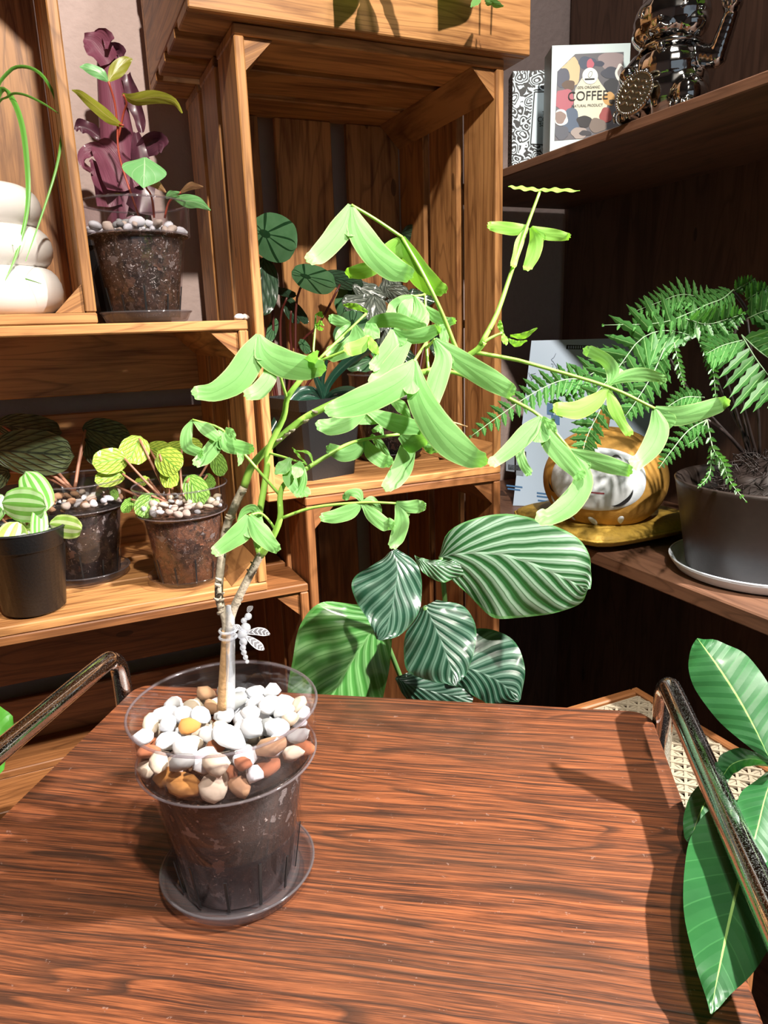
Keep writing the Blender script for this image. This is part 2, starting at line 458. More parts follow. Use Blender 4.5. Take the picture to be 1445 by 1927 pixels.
# ---------------------------------------------------------------- trolley
S2 = np.array([math.cos(TYAW), -math.sin(TYAW), 0]); E2 = np.array([math.sin(TYAW), math.cos(TYAW), 0])
def tp(s, e, z): return S2*s+E2*e+np.array([0, 0, z])
def tabletop_mat():
    t = NT('rosewood_laminate'); uv = t.uv()
    warp = t.noise(t.mapn(uv, (2.0, 7.0, 1)), 1.0, 3, .5)
    sx = t.n('SeparateXYZ', None, Vector=uv)
    y = t.math('ADD', sx.outputs[1], t.math('MULTIPLY', warp, .03))
    vec = t.n('CombineXYZ', None, X=sx.outputs[0], Y=y).outputs[0]
    streak = t.noise(t.mapn(vec, (5, 260, 1)), 1.0, 5, .65, .1)
    fine = t.noise(t.mapn(vec, (22, 900, 1)), 1.0, 4, .7)
    body = t.noise(t.mapn(vec, (1.3, 14, 1)), 1.0, 2, .5, .15)
    # growth rings: contours of a stretched noise, thin and dark, wavering in strength
    ph = t.math('FRACT', t.math('ADD', t.math('MULTIPLY', body, 15.0), t.math('MULTIPLY', sx.outputs[1], 70.0)))
    ring = t.ramp(ph, [(.0, (1, 1, 1)), (.16, (.75, .75, .75)), (.34, (0, 0, 0)), (.9, (0, 0, 0)), (1.0, (1, 1, 1))])
    ring = t.math('MULTIPLY', ring, t.ramp(t.noise(t.mapn(vec, (3, 75, 1)), 1.0, 3), [(.40, (.1, .1, .1)), (.58, (1, 1, 1))]))
    f = t.math('ADD', t.math('MULTIPLY', streak, .6), t.math('MULTIPLY', fine, .4))
    col = t.ramp(f, [(.38, (.018, .007, .005)), (.46, (.075, .023, .010)), (.54, (.195, .058, .021)), (.68, (.35, .115, .041))])
    col = t.mix(t.math('MULTIPLY', ring, .85), col, (.020, .009, .006))
    tone = t.ramp(t.noise(t.mapn(uv, (3.0, 9, 1)), 1.0, 3), [(.38, (0, 0, 0)), (.66, (1, 1, 1))])
    col = t.mix(t.math('MULTIPLY', tone, .45), col, (.060, .028, .016))
    scr = t.noise(t.mapn(uv, (90, 90, 1)), 1.0, 4, .8)                     # worn pale specks and scuffs
    col = t.mix(t.math('MULTIPLY', t.math('GREATER_THAN', scr, .66), .22), col, (.42, .30, .26))
    b = t.bsdf(Base_Color=col, Roughness=t.math('MULTIPLY_ADD', fine, .3, .30))
    t.set(b.inputs['Normal'], t.bump(t.math('SUBTRACT', f, t.math('MULTIPLY', ring, .4)), .35, .0012))
    return t.done(b)
M['table'] = tabletop_mat()
TR = empty('serving_trolley', tp(-.15, .40, 0), 'trolley with reddish brown wood-grain top and chrome side handles', 'trolley')
def slab(s0, s1, e0, e1, z0, z1, rad, bev):
    """table top with rounded corners, in trolley axes"""
    out = []
    for cx, cy, a0 in ((s1-rad, e1-rad, 0), (s0+rad, e1-rad, 90), (s0+rad, e0+rad, 180), (s1-rad, e0+rad, 270)):
        for k in range(7):
            a = math.radians(a0+15*k); out.append((cx+rad*math.cos(a), cy+rad*math.sin(a)))
    n = len(out); cx, cy = (s0+s1)/2, (e0+e1)/2
    V = []; uv = []
    for (z, ins) in ((z0, bev), (z0+bev, 0), (z1-bev, 0), (z1, bev)):
        for (a, b) in out:
            a2 = a-ins*np.sign(a-cx); b2 = b-ins*np.sign(b-cy); V.append(tp(a2, b2, z)); uv.append((a2, b2))
    Fc = [(r*n+i, r*n+(i+1) % n, (r+1)*n+(i+1) % n, (r+1)*n+i) for r in range(3) for i in range(n)]
    Fc += [tuple(range(3*n, 4*n)), tuple(range(n))[::-1]]
    return MB().add(V, Fc, uv)
slab(-.473, .166, .02, .792, .672, .700, .022, .002).build('table_top', M['table'], TR, False)
slab(-.45, .145, .05, .76, .20, .218, .022, .002).build('lower_shelf', M['table'], TR, False)
for s, sg in ((-.4855, -1), (.1765, 1)):
    zt = .7525
    pts = [tp(s, .775, .640), tp(s, .775, .70), tp(s, .772, .733), tp(s, .757, .748), tp(s, .73, zt), tp(s, .55, zt), tp(s, .30, zt), tp(s, .10, zt), tp(s, .07, .748), tp(s, .053, .733), tp(s, .05, .70), tp(s, .05, .640)]
    MB().tube(pts, .0115, 16, True, 5).build('handle', M['chrome'], TR)
for s in (-.44, .13):
    for e in (.07, .74):
        MB().tube([tp(s, e, .036), tp(s, e, .672)], .011, 12, True, 1).build('leg', M['chrome'], TR)
        MB().lathe(tp(s, e, 0.0), [(.002, .0), (.018, .004), (.02, .018), (.018, .034), (.006, .037)], 16).build('castor', M['black_plastic'], TR)

# ---------------------------------------------------------------- soil, pebbles, pots
def soil_mat(name, base, speck, n1=420, thr=.30):
    t = NT(name); tc = t.n('TexCoord').outputs['Object']
    nc = t.n('TexNoise', None, Vector=tc, Scale=110.0, Detail=3.0).outputs['Color']
    tc = t.n('VectorMath', {'operation': 'ADD'}, i0=tc, i1=t.n('VectorMath', {'operation': 'SCALE'}, i0=nc, Scale=.022).outputs[0]).outputs[0]
    big = t.noise(tc, 46, 5, .65, 1.2); c = t.mix(t.ramp(big, [(.40, (0, 0, 0)), (.60, (1, 1, 1))]), tuple(x*.18 for x in base), base)
    vo = t.n('TexVoronoi', None, Vector=tc, Scale=n1*.6); sel = t.n('SeparateXYZ', None, Vector=vo.outputs['Color'])
    m1 = t.math('MULTIPLY', t.math('LESS_THAN', vo.outputs['Distance'], .34), t.math('LESS_THAN', sel.outputs[0], thr))
    c = t.mix(m1, c, t.mix(sel.outputs[1], speck, tuple(x*.5 for x in base)))
    vb = t.n('TexVoronoi', None, Vector=tc, Scale=70.0); sb = t.n('SeparateXYZ', None, Vector=vb.outputs['Color'])
    m2 = t.math('MULTIPLY', t.math('LESS_THAN', vb.outputs['Distance'], .36), t.math('LESS_THAN', sb.outputs[0], .30))
    c = t.mix(t.math('MULTIPLY', m2, .8), c, t.mix(sb.outputs[1], (.30, .28, .27), (.20, .09, .045)))
    pat = t.ramp(t.noise(tc, 60, 6, .75, 2.0), [(.56, (0, 0, 0)), (.66, (1, 1, 1))])
    c = t.mix(t.math('MULTIPLY', pat, .55), c, t.mix(sb.outputs[1], (.34, .33, .33), tuple(min(1, x*4) for x in base)))
    b = t.bsdf(Base_Color=c, Roughness=.8)
    t.set(b.inputs['Normal'], t.bump(t.math('ADD', t.noise(tc, 160, 5, .7), t.math('MULTIPLY', m1, .4)), .9, .003))
    return t.done(b)
M['soil'] = soil_mat('dark_potting_mix', (.036, .016, .010), (.50, .44, .40), 420, .12)
M['soil_bark'] = soil_mat('perlite_potting_mix', (.11, .060, .040), (.78, .74, .72), 480, .42)
M['soil_brown'] = soil_mat('brown_potting_mix', (.23, .095, .045), (.62, .50, .42), 520, .20)
PEB = {'white': (.78, .80, .84), 'cream': (.66, .55, .42), 'grey': (.30, .31, .31), 'tan': (.42, .24, .13), 'ochre': (.50, .22, .05), 'red': (.36, .12, .05), 'beige': (.60, .50, .42)}
for k, c in PEB.items(): M['peb_'+k] = plain(k+'_stone', c, .7, bump=.5, bs=220, var=.18)
def stone_meshes(n=7):
    out = []
    for q in range(n):
        bm = bmesh.new(); bmesh.ops.create_icosphere(bm, subdivisions=2, radius=1.0)
        rs = np.random.RandomState(q+3); K = rs.randn(6, 3)*1.1; A = rs.rand(6)*6; cuts = [nrm(rs.randn(3)) for _ in range(7)]
        for v in bm.verts:
            p = np.array(v.co); d = 1+.07*sum(math.sin(K[i]@p*1.6+A[i]) for i in range(4))
            for c in cuts:
                h = p@c*d
                if h > .74: d *= .74/h*.8+.2
            v.co = Vector(p*d)
        me = bpy.data.meshes.new('pebble'); bm.to_mesh(me); bm.free()
        me.polygons.foreach_set('use_smooth', [True]*len(me.polygons)); me.materials.append(M['peb_white']); out.append(me)
    return out
STONES = stone_meshes()
def pebbles(c, R, z, n, smin, smax, pal, where, group, layers=2, heap=.0, seed=1, keep=None):
    rs = random.Random(seed); placed = []
    for L in range(layers):
        tries = 0; cnt = 0
        while cnt < n and tries < 4000:
            tries += 1
            a = rs.random()*6.283; r = R*math.sqrt(rs.random()); x, y = r*math.cos(a), r*math.sin(a)
            s = rs.uniform(smin, smax); 
            if r > R-s*.8: x *= (R-s*.8)/r; y *= (R-s*.8)/r; r = R-s*.8
            if keep and math.hypot(c[0]+x-keep[0], c[1]+y-keep[1]) < keep[2]+s*.7: continue
            zz = z+L*smin*1.05+s*.5+heap*(1-(r/R)**2)
            if any((x-p[0])**2+(y-p[1])**2+((zz-p[2])*1.35)**2 < ((s+p[3])*.74)**2 for p in placed): continue
            placed.append((x, y, zz, s)); cnt += 1
            q = rs.random(); kind = pal[0][0]
            for nm, pr in pal:
                if q < pr: kind = nm; break
                q -= pr
            o = bpy.data.objects.new('pebble', rs.choice(STONES)); COL.objects.link(o)
            o.location = (c[0]+x, c[1]+y, zz)
            o.rotation_euler = (rs.uniform(-.5, .5), rs.uniform(-.5, .5), rs.random()*6.28)
            o.scale = (s*rs.uniform(.95, 1.25), s*rs.uniform(.62, .85), s*rs.uniform(.52, .76))
            o.material_slots[0].link = 'OBJECT'; o.material_slots[0].material = M['peb_'+kind]
            tag(o, kind+' pebble '+where, 'pebble', group)
POT = [(.044, .0), (.0462, .002), (.0620, .106), (.0622, .110), (.0695, .1125), (.0702, .116), (.0722, .153), (.0735, .1555), (.0722, .158), (.0705, .1555), (.0686, .118), (.0605, .111), (.0602, .106), (.0448, .0035), (.002, .003), (.002, .0)]
def clear_pot(root, c, k=1.0, soilm=None, soiltop=.112, slots=10, rot=.2):
    pot = MB().lathe(c, [(r*k, z*k) for r, z in POT], 56, True).build('pot', M['clear'], root)
    for rr, zz, q in ((.0728, .1555, .0011), (.0700, .1140, .0010)):
        MB().lathe(c, [((rr+q*math.cos(a))*k, (zz+q*math.sin(a))*k) for a in np.linspace(0, 6.283, 8, endpoint=False)], 56, True).build('rim', M['clear_rim'], pot)
    s = MB(); prof = [(.002, .0045), (.0438, .0045), (.0590, .1045), (.0596, .110)]
    if soiltop > .111: prof += [(.0672, .1135), (.0676, soiltop)]
    prof += [(.03, soiltop+.002), (.001, soiltop+.002)]
    s.lathe(c, [(r*k, z*k) for r, z in prof], 48).build('soil', soilm or M['soil'], root)
    for i in range(slots):
        a = rot+i*2*math.pi/slots; ca, sa = math.cos(a), math.sin(a); V = []
        for (z, h) in ((.003, 0), (.045 if i % 2 else .034, 0)):
            r0 = .0462+(.0620-.0462)*(z-.002)/.104+.0002
            for dr in (0, .0009):
                for dt in (-.0011, .0011):
                    V.append((c[0]+k*((r0+dr)*ca-dt*sa), c[1]+k*((r0+dr)*sa+dt*ca), c[2]+k*z))
        Fc = [(0, 1, 3, 2), (4, 6, 7, 5), (0, 4, 5, 1), (2, 3, 7, 6), (0, 2, 6, 4), (1, 5, 7, 3)]
        MB().add(V, Fc).build('drain_slot', M['black_plastic'], pot, False)
def saucer(c, k, m, label, rad=.062):
    pr = [(.001, .0), (rad-.012, .0), (rad-.006, .002), (rad-.001, .012), (rad+.001, .0145), (rad-.001, .0148), (rad-.003, .012), (rad-.008, .004), (rad-.013, .0025), (.001, .0025)]
    o = empty('saucer', c, label, 'saucer')
    MB().lathe(c, [(r*k, z*k) for r, z in pr], 56).build('dish', m, o)
    MB().lathe(c, [((rad+.0005+.0011*math.cos(a))*k, (.0147+.0011*math.sin(a))*k) for a in np.linspace(0, 6.283, 8, endpoint=False)], 56, True).build('rim', m, o)
    return o

# ---------------------------------------------------------------- leaf materials
def veined(base, vein, nside, slope, wmid=.05, wside=.10, noise=.15, edge=None):
    def fn(t, u, v):
        av = t.math('ABSOLUTE', v)
        mid = t.math('LESS_THAN', av, wmid)
        ph = t.math('FRACT', t.math('MULTIPLY', t.math('SUBTRACT', u, t.math('MULTIPLY', av, slope)), nside))
        side = t.math('LESS_THAN', ph, wside)
        nz = t.noise(t.n('TexCoord').outputs['Object'], 90, 4)
        c = t.mix(t.math('MULTIPLY', nz, noise*2), base, tuple(x*.72 for x in base))
        c = t.mix(t.math('MULTIPLY', t.math('MAXIMUM', mid, t.math('MULTIPLY', side, .6)), .7), c, vein)
        if edge: c = t.mix(t.math('MULTIPLY', t.math('GREATER_THAN', av, .93), .7), c, edge)
        h = t.math('ADD', t.math('MULTIPLY', t.math('ABSOLUTE', t.math('SUBTRACT', ph, .5)), 1.0), t.math('MULTIPLY', nz, .8))
        return c, h
    return fn
M['leaf_main'] = leafmat('mint_green_leaf', veined((.185, .43, .125), (.07, .26, .05), 3, .5, .022, .022, edge=(.40, .62, .22)), .55, .34, (.34, .80, .03), .2)
M['leaf_young'] = leafmat('yellow_green_leaf', veined((.22, .50, .06), (.10, .33, .03), 3, .5, .022, .022, edge=(.45, .68, .12)), .55, .42, (.40, .85, .02), .08)
M['stem_green'] = plain('green_stem', (.27, .50, .08), .45, var=.15, bs=120)
M['bark'] = plain('grey_bark', (.34, .29, .22), .75, bump=.6, bs=260, var=.3)
M['bark_brown'] = plain('tan_bark', (.40, .24, .11), .7, bump=.6, bs=260, var=.3)

# ---------------------------------------------------------------- the plant on the trolley
PC = np.array([.089, .521, .7034])
saucer((PC[0], PC[1], .7003), 1.0, M['clear_saucer'], 'smoky clear plastic saucer under the pot on the trolley')
MP = empty('potted_plant', tuple(PC), 'leggy plant with forked two-lobed mint green leaves in a clear pot on the trolley', 'potted plant')
clear_pot(MP, PC, 1.0, M['soil'], .113, 12, .13)
pebbles(PC, .0690, PC[2]+.1145, 64, .0082, .0155, [('white', .54), ('cream', .15), ('grey', .12), ('tan', .08), ('ochre', .06), ('red', .05)],
        'in the bed of mixed stones in the clear pot on the trolley', 'pebbles in the pot on the trolley', 3, .003, 5, (.0885, .532, .008))
# stems: pixel paths with their depth
def stem(pts, dep, r0, r1, m, name='stem', par=MP):
    rad = list(np.linspace(r0, r1, len(pts))); b = MB(); tube_px(b, pts, dep, rad, 8, 4)
    return b.build(name, m, par)
stem([(418, 1335), (420, 1290), (423, 1240), (426, 1185)], [.585, .583, .580, .577], .0042, .0036, M['bark_brown'], 'trunk')
stem([(426, 1190), (424, 1165), (412, 1122), (416, 1060), (426, 994), (444, 947), (459, 916)], [.577, .577, .580, .585, .59, .592, .59], .0034, .0034, M['bark'])
stem([(427, 1190), (438, 1150), (452, 1118), (473, 1077), (492, 1040)], [.577, .575, .572, .57, .568], .0036, .0033, M['bark'])
stem([(459, 916), (473, 879), (500, 848), (559, 797), (610, 767), (700, 728), (788, 703), (840, 690), (893, 662), (911, 643)], [.59, .588, .585, .58, .58, .585, .59, .59, .585, .58], .0034, .0026, M['stem_green'], 'branch')
stem([(490, 1045), (482, 1010), (489, 962), (502, 886), (505, 846), (533, 787), (541, 749), (567, 713), (590, 686), (599, 677)], [.568, .572, .578, .58, .578, .572, .566, .562, .57, .58], .0030, .0019, M['stem_green'], 'branch')
stem([(491, 1046), (509, 1019), (527, 976), (527, 933), (538, 908), (577, 882), (617, 857), (650, 838), (686, 827), (752, 817)], [.568, .562, .556, .555, .555, .558, .562, .566, .568, .57], .0028, .0012, M['stem_green'], 'branch')
stem([(905, 648), (935, 590), (960, 518), (990, 430), (1017, 357)], [.58, .582, .585, .587, .587], .0022, .0011, M['stem_green'], 'branch')
stem([(893, 663), (960, 675), (1000, 685), (1144, 728), (1232, 769)], [.585, .58, .575, .562, .555], .0017, .0012, M['stem_green'], 'branch')
stem([(800, 700), (848, 700), (895, 716), (959, 750), (1018, 785), (1072, 846)], [.59, .58, .572, .562, .553, .548], .0018, .0012, M['stem_green'], 'branch')
stem([(870, 675), (857, 653), (838, 605), (818, 560), (790, 505), (757, 448)], [.588, .585, .575, .565, .56, .56], .0019, .0013, M['stem_green'], 'branch')
stem([(757, 447), (705, 412), (661, 386)], [.56, .552, .545], .0013, .0012, M['stem_green'], 'petiole')
stem([(806, 697), (803, 660), (802, 620), (801, 580), (799, 552)], [.59, .595, .605, .612, .615], .0013, .0010, M['stem_green'], 'petiole')
stem([(599, 677), (645, 632), (689, 590)], [.58, .59, .60], .0012, .0010, M['stem_green'], 'petiole')
stem([(600, 680), (660, 655), (694, 632)], [.58, .572, .565], .0012, .0010, M['stem_green'], 'petiole')
stem([(527, 706), (533, 728), (540, 750)], [.552, .558, .566], .0011, .0013, M['stem_green'], 'petiole')
stem([(527, 976), (590, 955), (680, 946), (745, 947)], [.556, .552, .548, .545], .0013, .0009, M['stem_green'], 'petiole')
stem([(526, 931), (490, 890), (459, 854), (417, 808), (362, 790)], [.555, .55, .546, .54, .538], .0013, .0009, M['stem_green'], 'petiole')
stem([(519, 1000), (508, 982), (490, 966), (468, 970)], [.561, .555, .548, .54], .0011, .0009, M['stem_green'], 'petiole')
stem([(504, 852), (540, 862), (577, 874)], [.58, .562, .552], .0011, .0008, M['stem_green'], 'petiole')
stem([(594, 592), (592, 630), (590, 662), (597, 678)], [.59, .588, .585, .58], .0008, .0010, M['stem_green'], 'petiole')
stem([(805, 640), (795, 655), (779, 680)], [.59, .565, .535], .0010, .0011, M['stem_green'], 'petiole')
stem([(802, 655), (812, 645), (818, 639)], [.592, .57, .552], .0011, .0011, M['stem_green'], 'petiole')
stem([(908, 645), (925, 635), (945, 626)], [.58, .58, .58], .0014, .0009, M['stem_green'], 'petiole')
stem([(835, 790), (860, 797), (879, 803)], [.575, .578, .58], .0008, .0006, M['bark_brown'], 'petiole')
stem([(801, 553), (790, 556), (777, 557)], [.612, .605, .60], .0008, .0008, M['stem_green'], 'petiole')
th = MB(); rs = random.Random(4)           # thorns and bud scars on the old wood
for path in (((412, 1122), (426, 994)), ((426, 994), (459, 916)), ((438, 1150), (492, 1040)), ((520, 830), (610, 767)), ((410, 1160), (414, 1090))):
    for q in range(5):
        f = rs.random(); x = path[0][0]*(1-f)+path[1][0]*f; y = path[0][1]*(1-f)+path[1][1]*f; dp = .577
        sd = rs.choice((-1, 1)); tube_px(th, [(x, y), (x+sd*6, y-2), (x+sd*10, y-5)], [dp, dp-.002, dp-.003], [.0016, .0012, .0004], 6, 2)
th.build('thorn', M['bark'], MP)

LEAVES = [
 # (lobes, depth, young, tilt)
 ([[(659, 385, 4), (645, 424, 20), (622, 456, 19), (598, 481, 16), (580, 489, 9), (576, 490, 2)], [(660, 385, 4), (674, 430, 20), (704, 476, 23), (740, 506, 21), (766, 517, 13), (777, 520, 3)]], (.545, .525), 0, .15),
 ([[(757, 446, 4), (766, 478, 17), (789, 516, 20), (815, 539, 17), (832, 547, 11), (840, 550, 3)], [(756, 447, 4), (735, 468, 12), (708, 500, 12), (680, 511, 13), (658, 514, 11), (650, 515, 3)]], (.56, .57), 1, .3),
 ([[(1017, 357, 2), (985, 354, 3.4), (956, 351, 1)], [(1017, 357, 2), (1050, 357, 3.4), (1091, 359, 1)]], (.587, .585), 1, 1.1),
 ([[(994, 426, 3), (972, 431, 10), (942, 428, 10), (922, 425, 7), (917, 424, 1)], [(992, 428, 3), (978, 455, 8), (971, 480, 6), (965, 503, 2)]], (.588, .58), 1, .2),
 ([[(999, 428, 3), (1008, 452, 12), (1003, 480, 12), (994, 500, 8), (990, 509, 2)], [(1001, 428, 3), (1025, 439, 10), (1050, 443, 9), (1066, 445, 7), (1073, 446, 1)]], (.585, .578), 1, .2),
 ([[(946, 627, 2), (941, 613, 5), (941, 602, 1)], [(946, 627, 2), (950, 640, 6), (953, 650, 1)], [(960, 632, 2), (985, 632, 6), (1011, 617, 1)], [(956, 638, 2), (972, 647, 6), (992, 641, 1)]], (.58, .575), 1, .2),
 ([[(1145, 724, 3), (1153, 700, 11), (1140, 678, 11), (1112, 662, 10), (1097, 657, 2)], [(1147, 722, 3), (1175, 709, 10), (1210, 705, 12), (1240, 711, 8), (1254, 717, 1)]], (.562, .57), 0, -.2),
 ([[(1143, 730, 3), (1120, 754, 14), (1085, 772, 16), (1052, 772, 12), (1040, 768, 2)], [(1144, 731, 3), (1155, 765, 11), (1170, 795, 8), (1186, 820, 1)]], (.562, .55), 1, .2),
 ([[(1232, 769, 5), (1270, 783, 17), (1310, 776, 16), (1350, 763, 14), (1366, 755, 8), (1372, 752, 1)], [(1232, 770, 5), (1240, 803, 17), (1228, 838, 18), (1207, 864, 13), (1188, 881, 2)]], (.555, .54), 0, .1),
 ([[(1018, 785, 4), (995, 811, 16), (965, 841, 14), (936, 865, 10), (921, 875, 1)], [(1018, 785, 4), (1034, 826, 17), (1062, 862, 17), (1085, 888, 11), (1097, 901, 2)], [(996, 812, 5), (978, 842, 8), (984, 872, 8), (996, 895, 1)], [(1020, 785, 3), (1036, 800, 9), (1048, 814, 1)]], (.552, .535), 0, .1),
 ([[(1072, 847, 4), (1104, 862, 14), (1145, 875, 15), (1177, 884, 10), (1190, 888, 1)], [(1073, 848, 4), (1093, 880, 13), (1096, 912, 18), (1070, 950, 20), (1036, 972, 15), (1009, 980, 2)]], (.548, .525), 0, .05),
 ([[(780, 678, 4), (786, 735, 21), (812, 790, 27), (848, 833, 28), (885, 860, 20), (906, 867, 11), (917, 868, 2)], [(780, 678, 4), (762, 710, 24), (720, 737, 25), (675, 757, 24), (636, 769, 17), (617, 773, 9), (611, 773, 2)]], (.535, .505), 0, .05),
 ([[(690, 772, 5), (655, 793, 16), (622, 803, 15), (602, 801, 8), (594, 799, 1)], [(690, 772, 5), (725, 789, 14), (760, 800, 16), (785, 806, 12), (800, 808, 2)]], (.56, .555), 0, .25),
 ([[(818, 638, 4), (850, 668, 17), (890, 695, 19), (925, 716, 19), (953, 734, 16), (968, 741, 2)], [(818, 640, 4), (834, 672, 15), (824, 712, 18), (813, 750, 16), (808, 768, 4)]], (.552, .535), 0, .0),
 ([[(740, 620, 4), (765, 633, 11), (795, 631, 13), (818, 623, 9), (829, 616, 1)], [(739, 620, 4), (736, 650, 16), (718, 675, 14), (703, 690, 8), (697, 695, 1)], [(768, 640, 8), (748, 672, 14), (722, 708, 17), (700, 728, 14)]], (.56, .55), 0, .1),
 ([[(690, 622, 6), (708, 606, 11), (745, 603, 13), (785, 615, 9), (804, 620, 1)], [(697, 604, 6), (699, 622, 15), (706, 638, 9)]], (.58, .575), 0, .15),
 ([[(694, 632, 3), (680, 650, 12), (662, 661, 13), (648, 661, 2)], [(695, 633, 3), (703, 654, 9), (712, 668, 1)]], (.565, .555), 1, .2),
 ([[(668, 612, 4), (676, 640, 20), (650, 658, 14), (614, 672, 2)]], (.60, .59), 0, .0),
 ([[(660, 609, 3), (642, 606, 9), (626, 600, 9), (618, 597, 1)], [(657, 611, 3), (642, 628, 9), (630, 648, 1)]], (.605, .6), 0, .1),
 ([[(646, 574, 2), (668, 577, 6), (692, 587, 2)]], (.60, .60), 1, .4),
 ([[(778, 557, 3), (760, 568, 12), (742, 577, 11), (730, 596, 2)], [(775, 560, 4), (766, 580, 15), (758, 602, 12), (757, 615, 2)], [(780, 558, 3), (791, 583, 11), (780, 605, 9), (770, 617, 2)]], (.60, .59), 0, .1),
 ([[(800, 578, 4), (815, 593, 10), (838, 606, 9), (850, 605, 7), (858, 603, 1)], [(803, 582, 3), (800, 602, 8), (795, 620, 2)], [(830, 604, 3), (836, 630, 9), (836, 668, 2)]], (.607, .595), 0, .1),
 ([[(486, 629, 4), (476, 664, 22), (447, 711, 25), (405, 737, 17), (372, 741, 10), (361, 740, 2)], [(487, 630, 4), (500, 662, 22), (535, 684, 25), (577, 693, 21), (602, 693, 12), (613, 692, 2)], [(500, 690, 5), (507, 708, 13), (487, 735, 15), (468, 745, 10), (460, 746, 2)], [(570, 690, 10), (588, 675, 10), (598, 660, 2)]], (.54, .52), 0, .1),
 ([[(682, 947, 3), (660, 962, 13), (630, 972, 12), (608, 974, 8), (602, 974, 1)], [(682, 948, 3), (700, 968, 12), (724, 987, 12), (741, 992, 2)]], (.548, .54), 0, .0),
 ([[(682, 945, 2), (674, 929, 9), (658, 927, 6), (644, 936, 1)], [(682, 945, 2), (698, 941, 8), (711, 955, 6), (716, 972, 1)]], (.548, .555), 0, .2),
 ([[(745, 947, 4), (765, 953, 10), (785, 953, 12), (797, 952, 11), (802, 952, 2)], [(748, 950, 5), (756, 978, 13), (748, 1010, 13), (739, 1026, 8), (736, 1032, 1)]], (.545, .54), 0, .0),
 ([[(417, 808, 4), (406, 835, 13), (386, 860, 13), (371, 871, 7), (365, 875, 1)], [(417, 809, 4), (427, 834, 14), (450, 842, 13), (470, 846, 8), (478, 846, 1)], [(424, 806, 3), (434, 814, 8), (444, 828, 1)], [(448, 845, 4), (453, 862, 6), (449, 877, 1)]], (.54, .525), 0, .1),
 ([[(362, 790, 2), (352, 812, 9), (352, 840, 11), (374, 853, 6), (382, 856, 1)], [(363, 790, 2), (386, 806, 11), (410, 822, 8), (415, 828, 1)]], (.538, .53), 0, .2),
 ([[(547, 862, 3), (532, 880, 13), (517, 892, 2)], [(543, 868, 3), (547, 897, 15), (562, 922, 11), (579, 934, 2)], [(568, 872, 3), (572, 902, 6), (564, 928, 8), (560, 936, 1)], [(566, 868, 2), (560, 885, 12), (553, 900, 2)]], (.552, .545), 0, .3),
 ([[(550, 842, 1), (560, 855, 2.5), (577, 874, 1)], [(556, 848, 1), (580, 852, 3), (590, 873, 1)]], (.552, .55), 1, .3),
 ([[(686, 827, 4), (670, 846, 14), (645, 854, 14), (622, 846, 9), (614, 842, 1)], [(686, 828, 4), (699, 851, 13), (720, 868, 12), (738, 874, 2)]], (.568, .555), 0, .1),
 ([[(698, 818, 3), (716, 838, 8), (740, 872, 1)], [(700, 812, 3), (714, 806, 7), (722, 820, 1)]], (.575, .58), 0, .2),
 ([[(754, 818, 8), (774, 832, 19), (800, 826, 9), (806, 822, 2)], [(768, 840, 14), (758, 878, 18), (742, 903, 16), (727, 917, 8), (722, 921, 1)], [(795, 830, 6), (810, 845, 9), (826, 850, 1)]], (.57, .55), 0, .0),
 ([[(468, 970, 6), (456, 999, 18), (432, 1019, 15), (410, 1035, 9), (400, 1042, 1)], [(468, 970, 6), (487, 999, 17), (505, 1020, 14), (518, 1032, 9), (525, 1037, 1)]], (.54, .525), 0, .0),
 ([[(448, 982, 2), (460, 962, 6), (478, 958, 8), (491, 985, 6), (492, 990, 1)]], (.55, .548), 0, .2),
 ([[(735, 750, 5), (755, 766, 11), (773, 788, 2)], [(778, 790, 4), (795, 800, 9), (805, 820, 2)]], (.575, .57), 0, .2),
 ([[(594, 592, 1), (603, 591, 5), (608, 598, 1)], [(594, 613, 1), (602, 607, 4), (609, 613, 1)], [(594, 612, 1), (601, 618, 4), (609, 620, 1)]], (.588, .584), 1, .2),
]
def blunt(L):
    """rounded lobe end: the last stretch is as long as the lobe is wide"""
    if len(L) < 4: return L
    P = [np.array(p[:2], float) for p in L]; w2 = max(L[-2][2], .8*L[-3][2]); d = nrm(P[-1]-P[-3]); e = P[-1]
    q = e-d*w2*1.05; keep = [p for p in L[:-1] if (np.array(p[:2])-q)@d < -.25*w2]
    if len(keep) < 2: keep = L[:2]
    g = lambda f, k: (q[0]+d[0]*w2*1.05*f, q[1]+d[1]*w2*1.05*f, w2*k)
    return [(x, y, w*1.08) for x, y, w in keep]+[g(0, 1), g(.45, .9), g(.75, .66), g(.93, .34), g(1.0, .04)]
for lobes, dep, young, tilt in LEAVES:
    b = MB()
    if len(lobes) > 1 and len(lobes[0]) > 4 and len(lobes[1]) > 4 and lobes[0][1][2] > 8:      # the web where two lobes meet
        A_ = np.array(lobes[0][0][:2], float); p1 = np.array(lobes[0][1][:2]); p2 = np.array(lobes[1][1][:2]); m_ = (p1+p2)/2
        if np.linalg.norm(m_-A_) > .45*np.linalg.norm(p1-A_):
            hw = np.linalg.norm(p1-p2)/2; d_ = m_-A_
            lobe_px(b, [(A_[0], A_[1], 4), (A_[0]+d_[0]*.6, A_[1]+d_[1]*.6, hw*.7), (m_[0], m_[1], hw), (m_[0]+d_[0]*.28, m_[1]+d_[1]*.28, hw*.75), (m_[0]+d_[0]*.42, m_[1]+d_[1]*.42, hw*.3)], (dep[0]+.001, dep[0]*.75+dep[1]*.25+.001), 0, .05, 0, 12, 4)
    for i, L in enumerate(lobes):
        sgn = 1 if i % 2 == 0 else -1
        L = blunt(L); lobe_px(b, L, (dep[0], dep[1]-.003*i), tilt*sgn, .07, .0006, 30, 4, wn=3)
    b.build('leaf', M['leaf_young' if young else 'leaf_main'], MP)

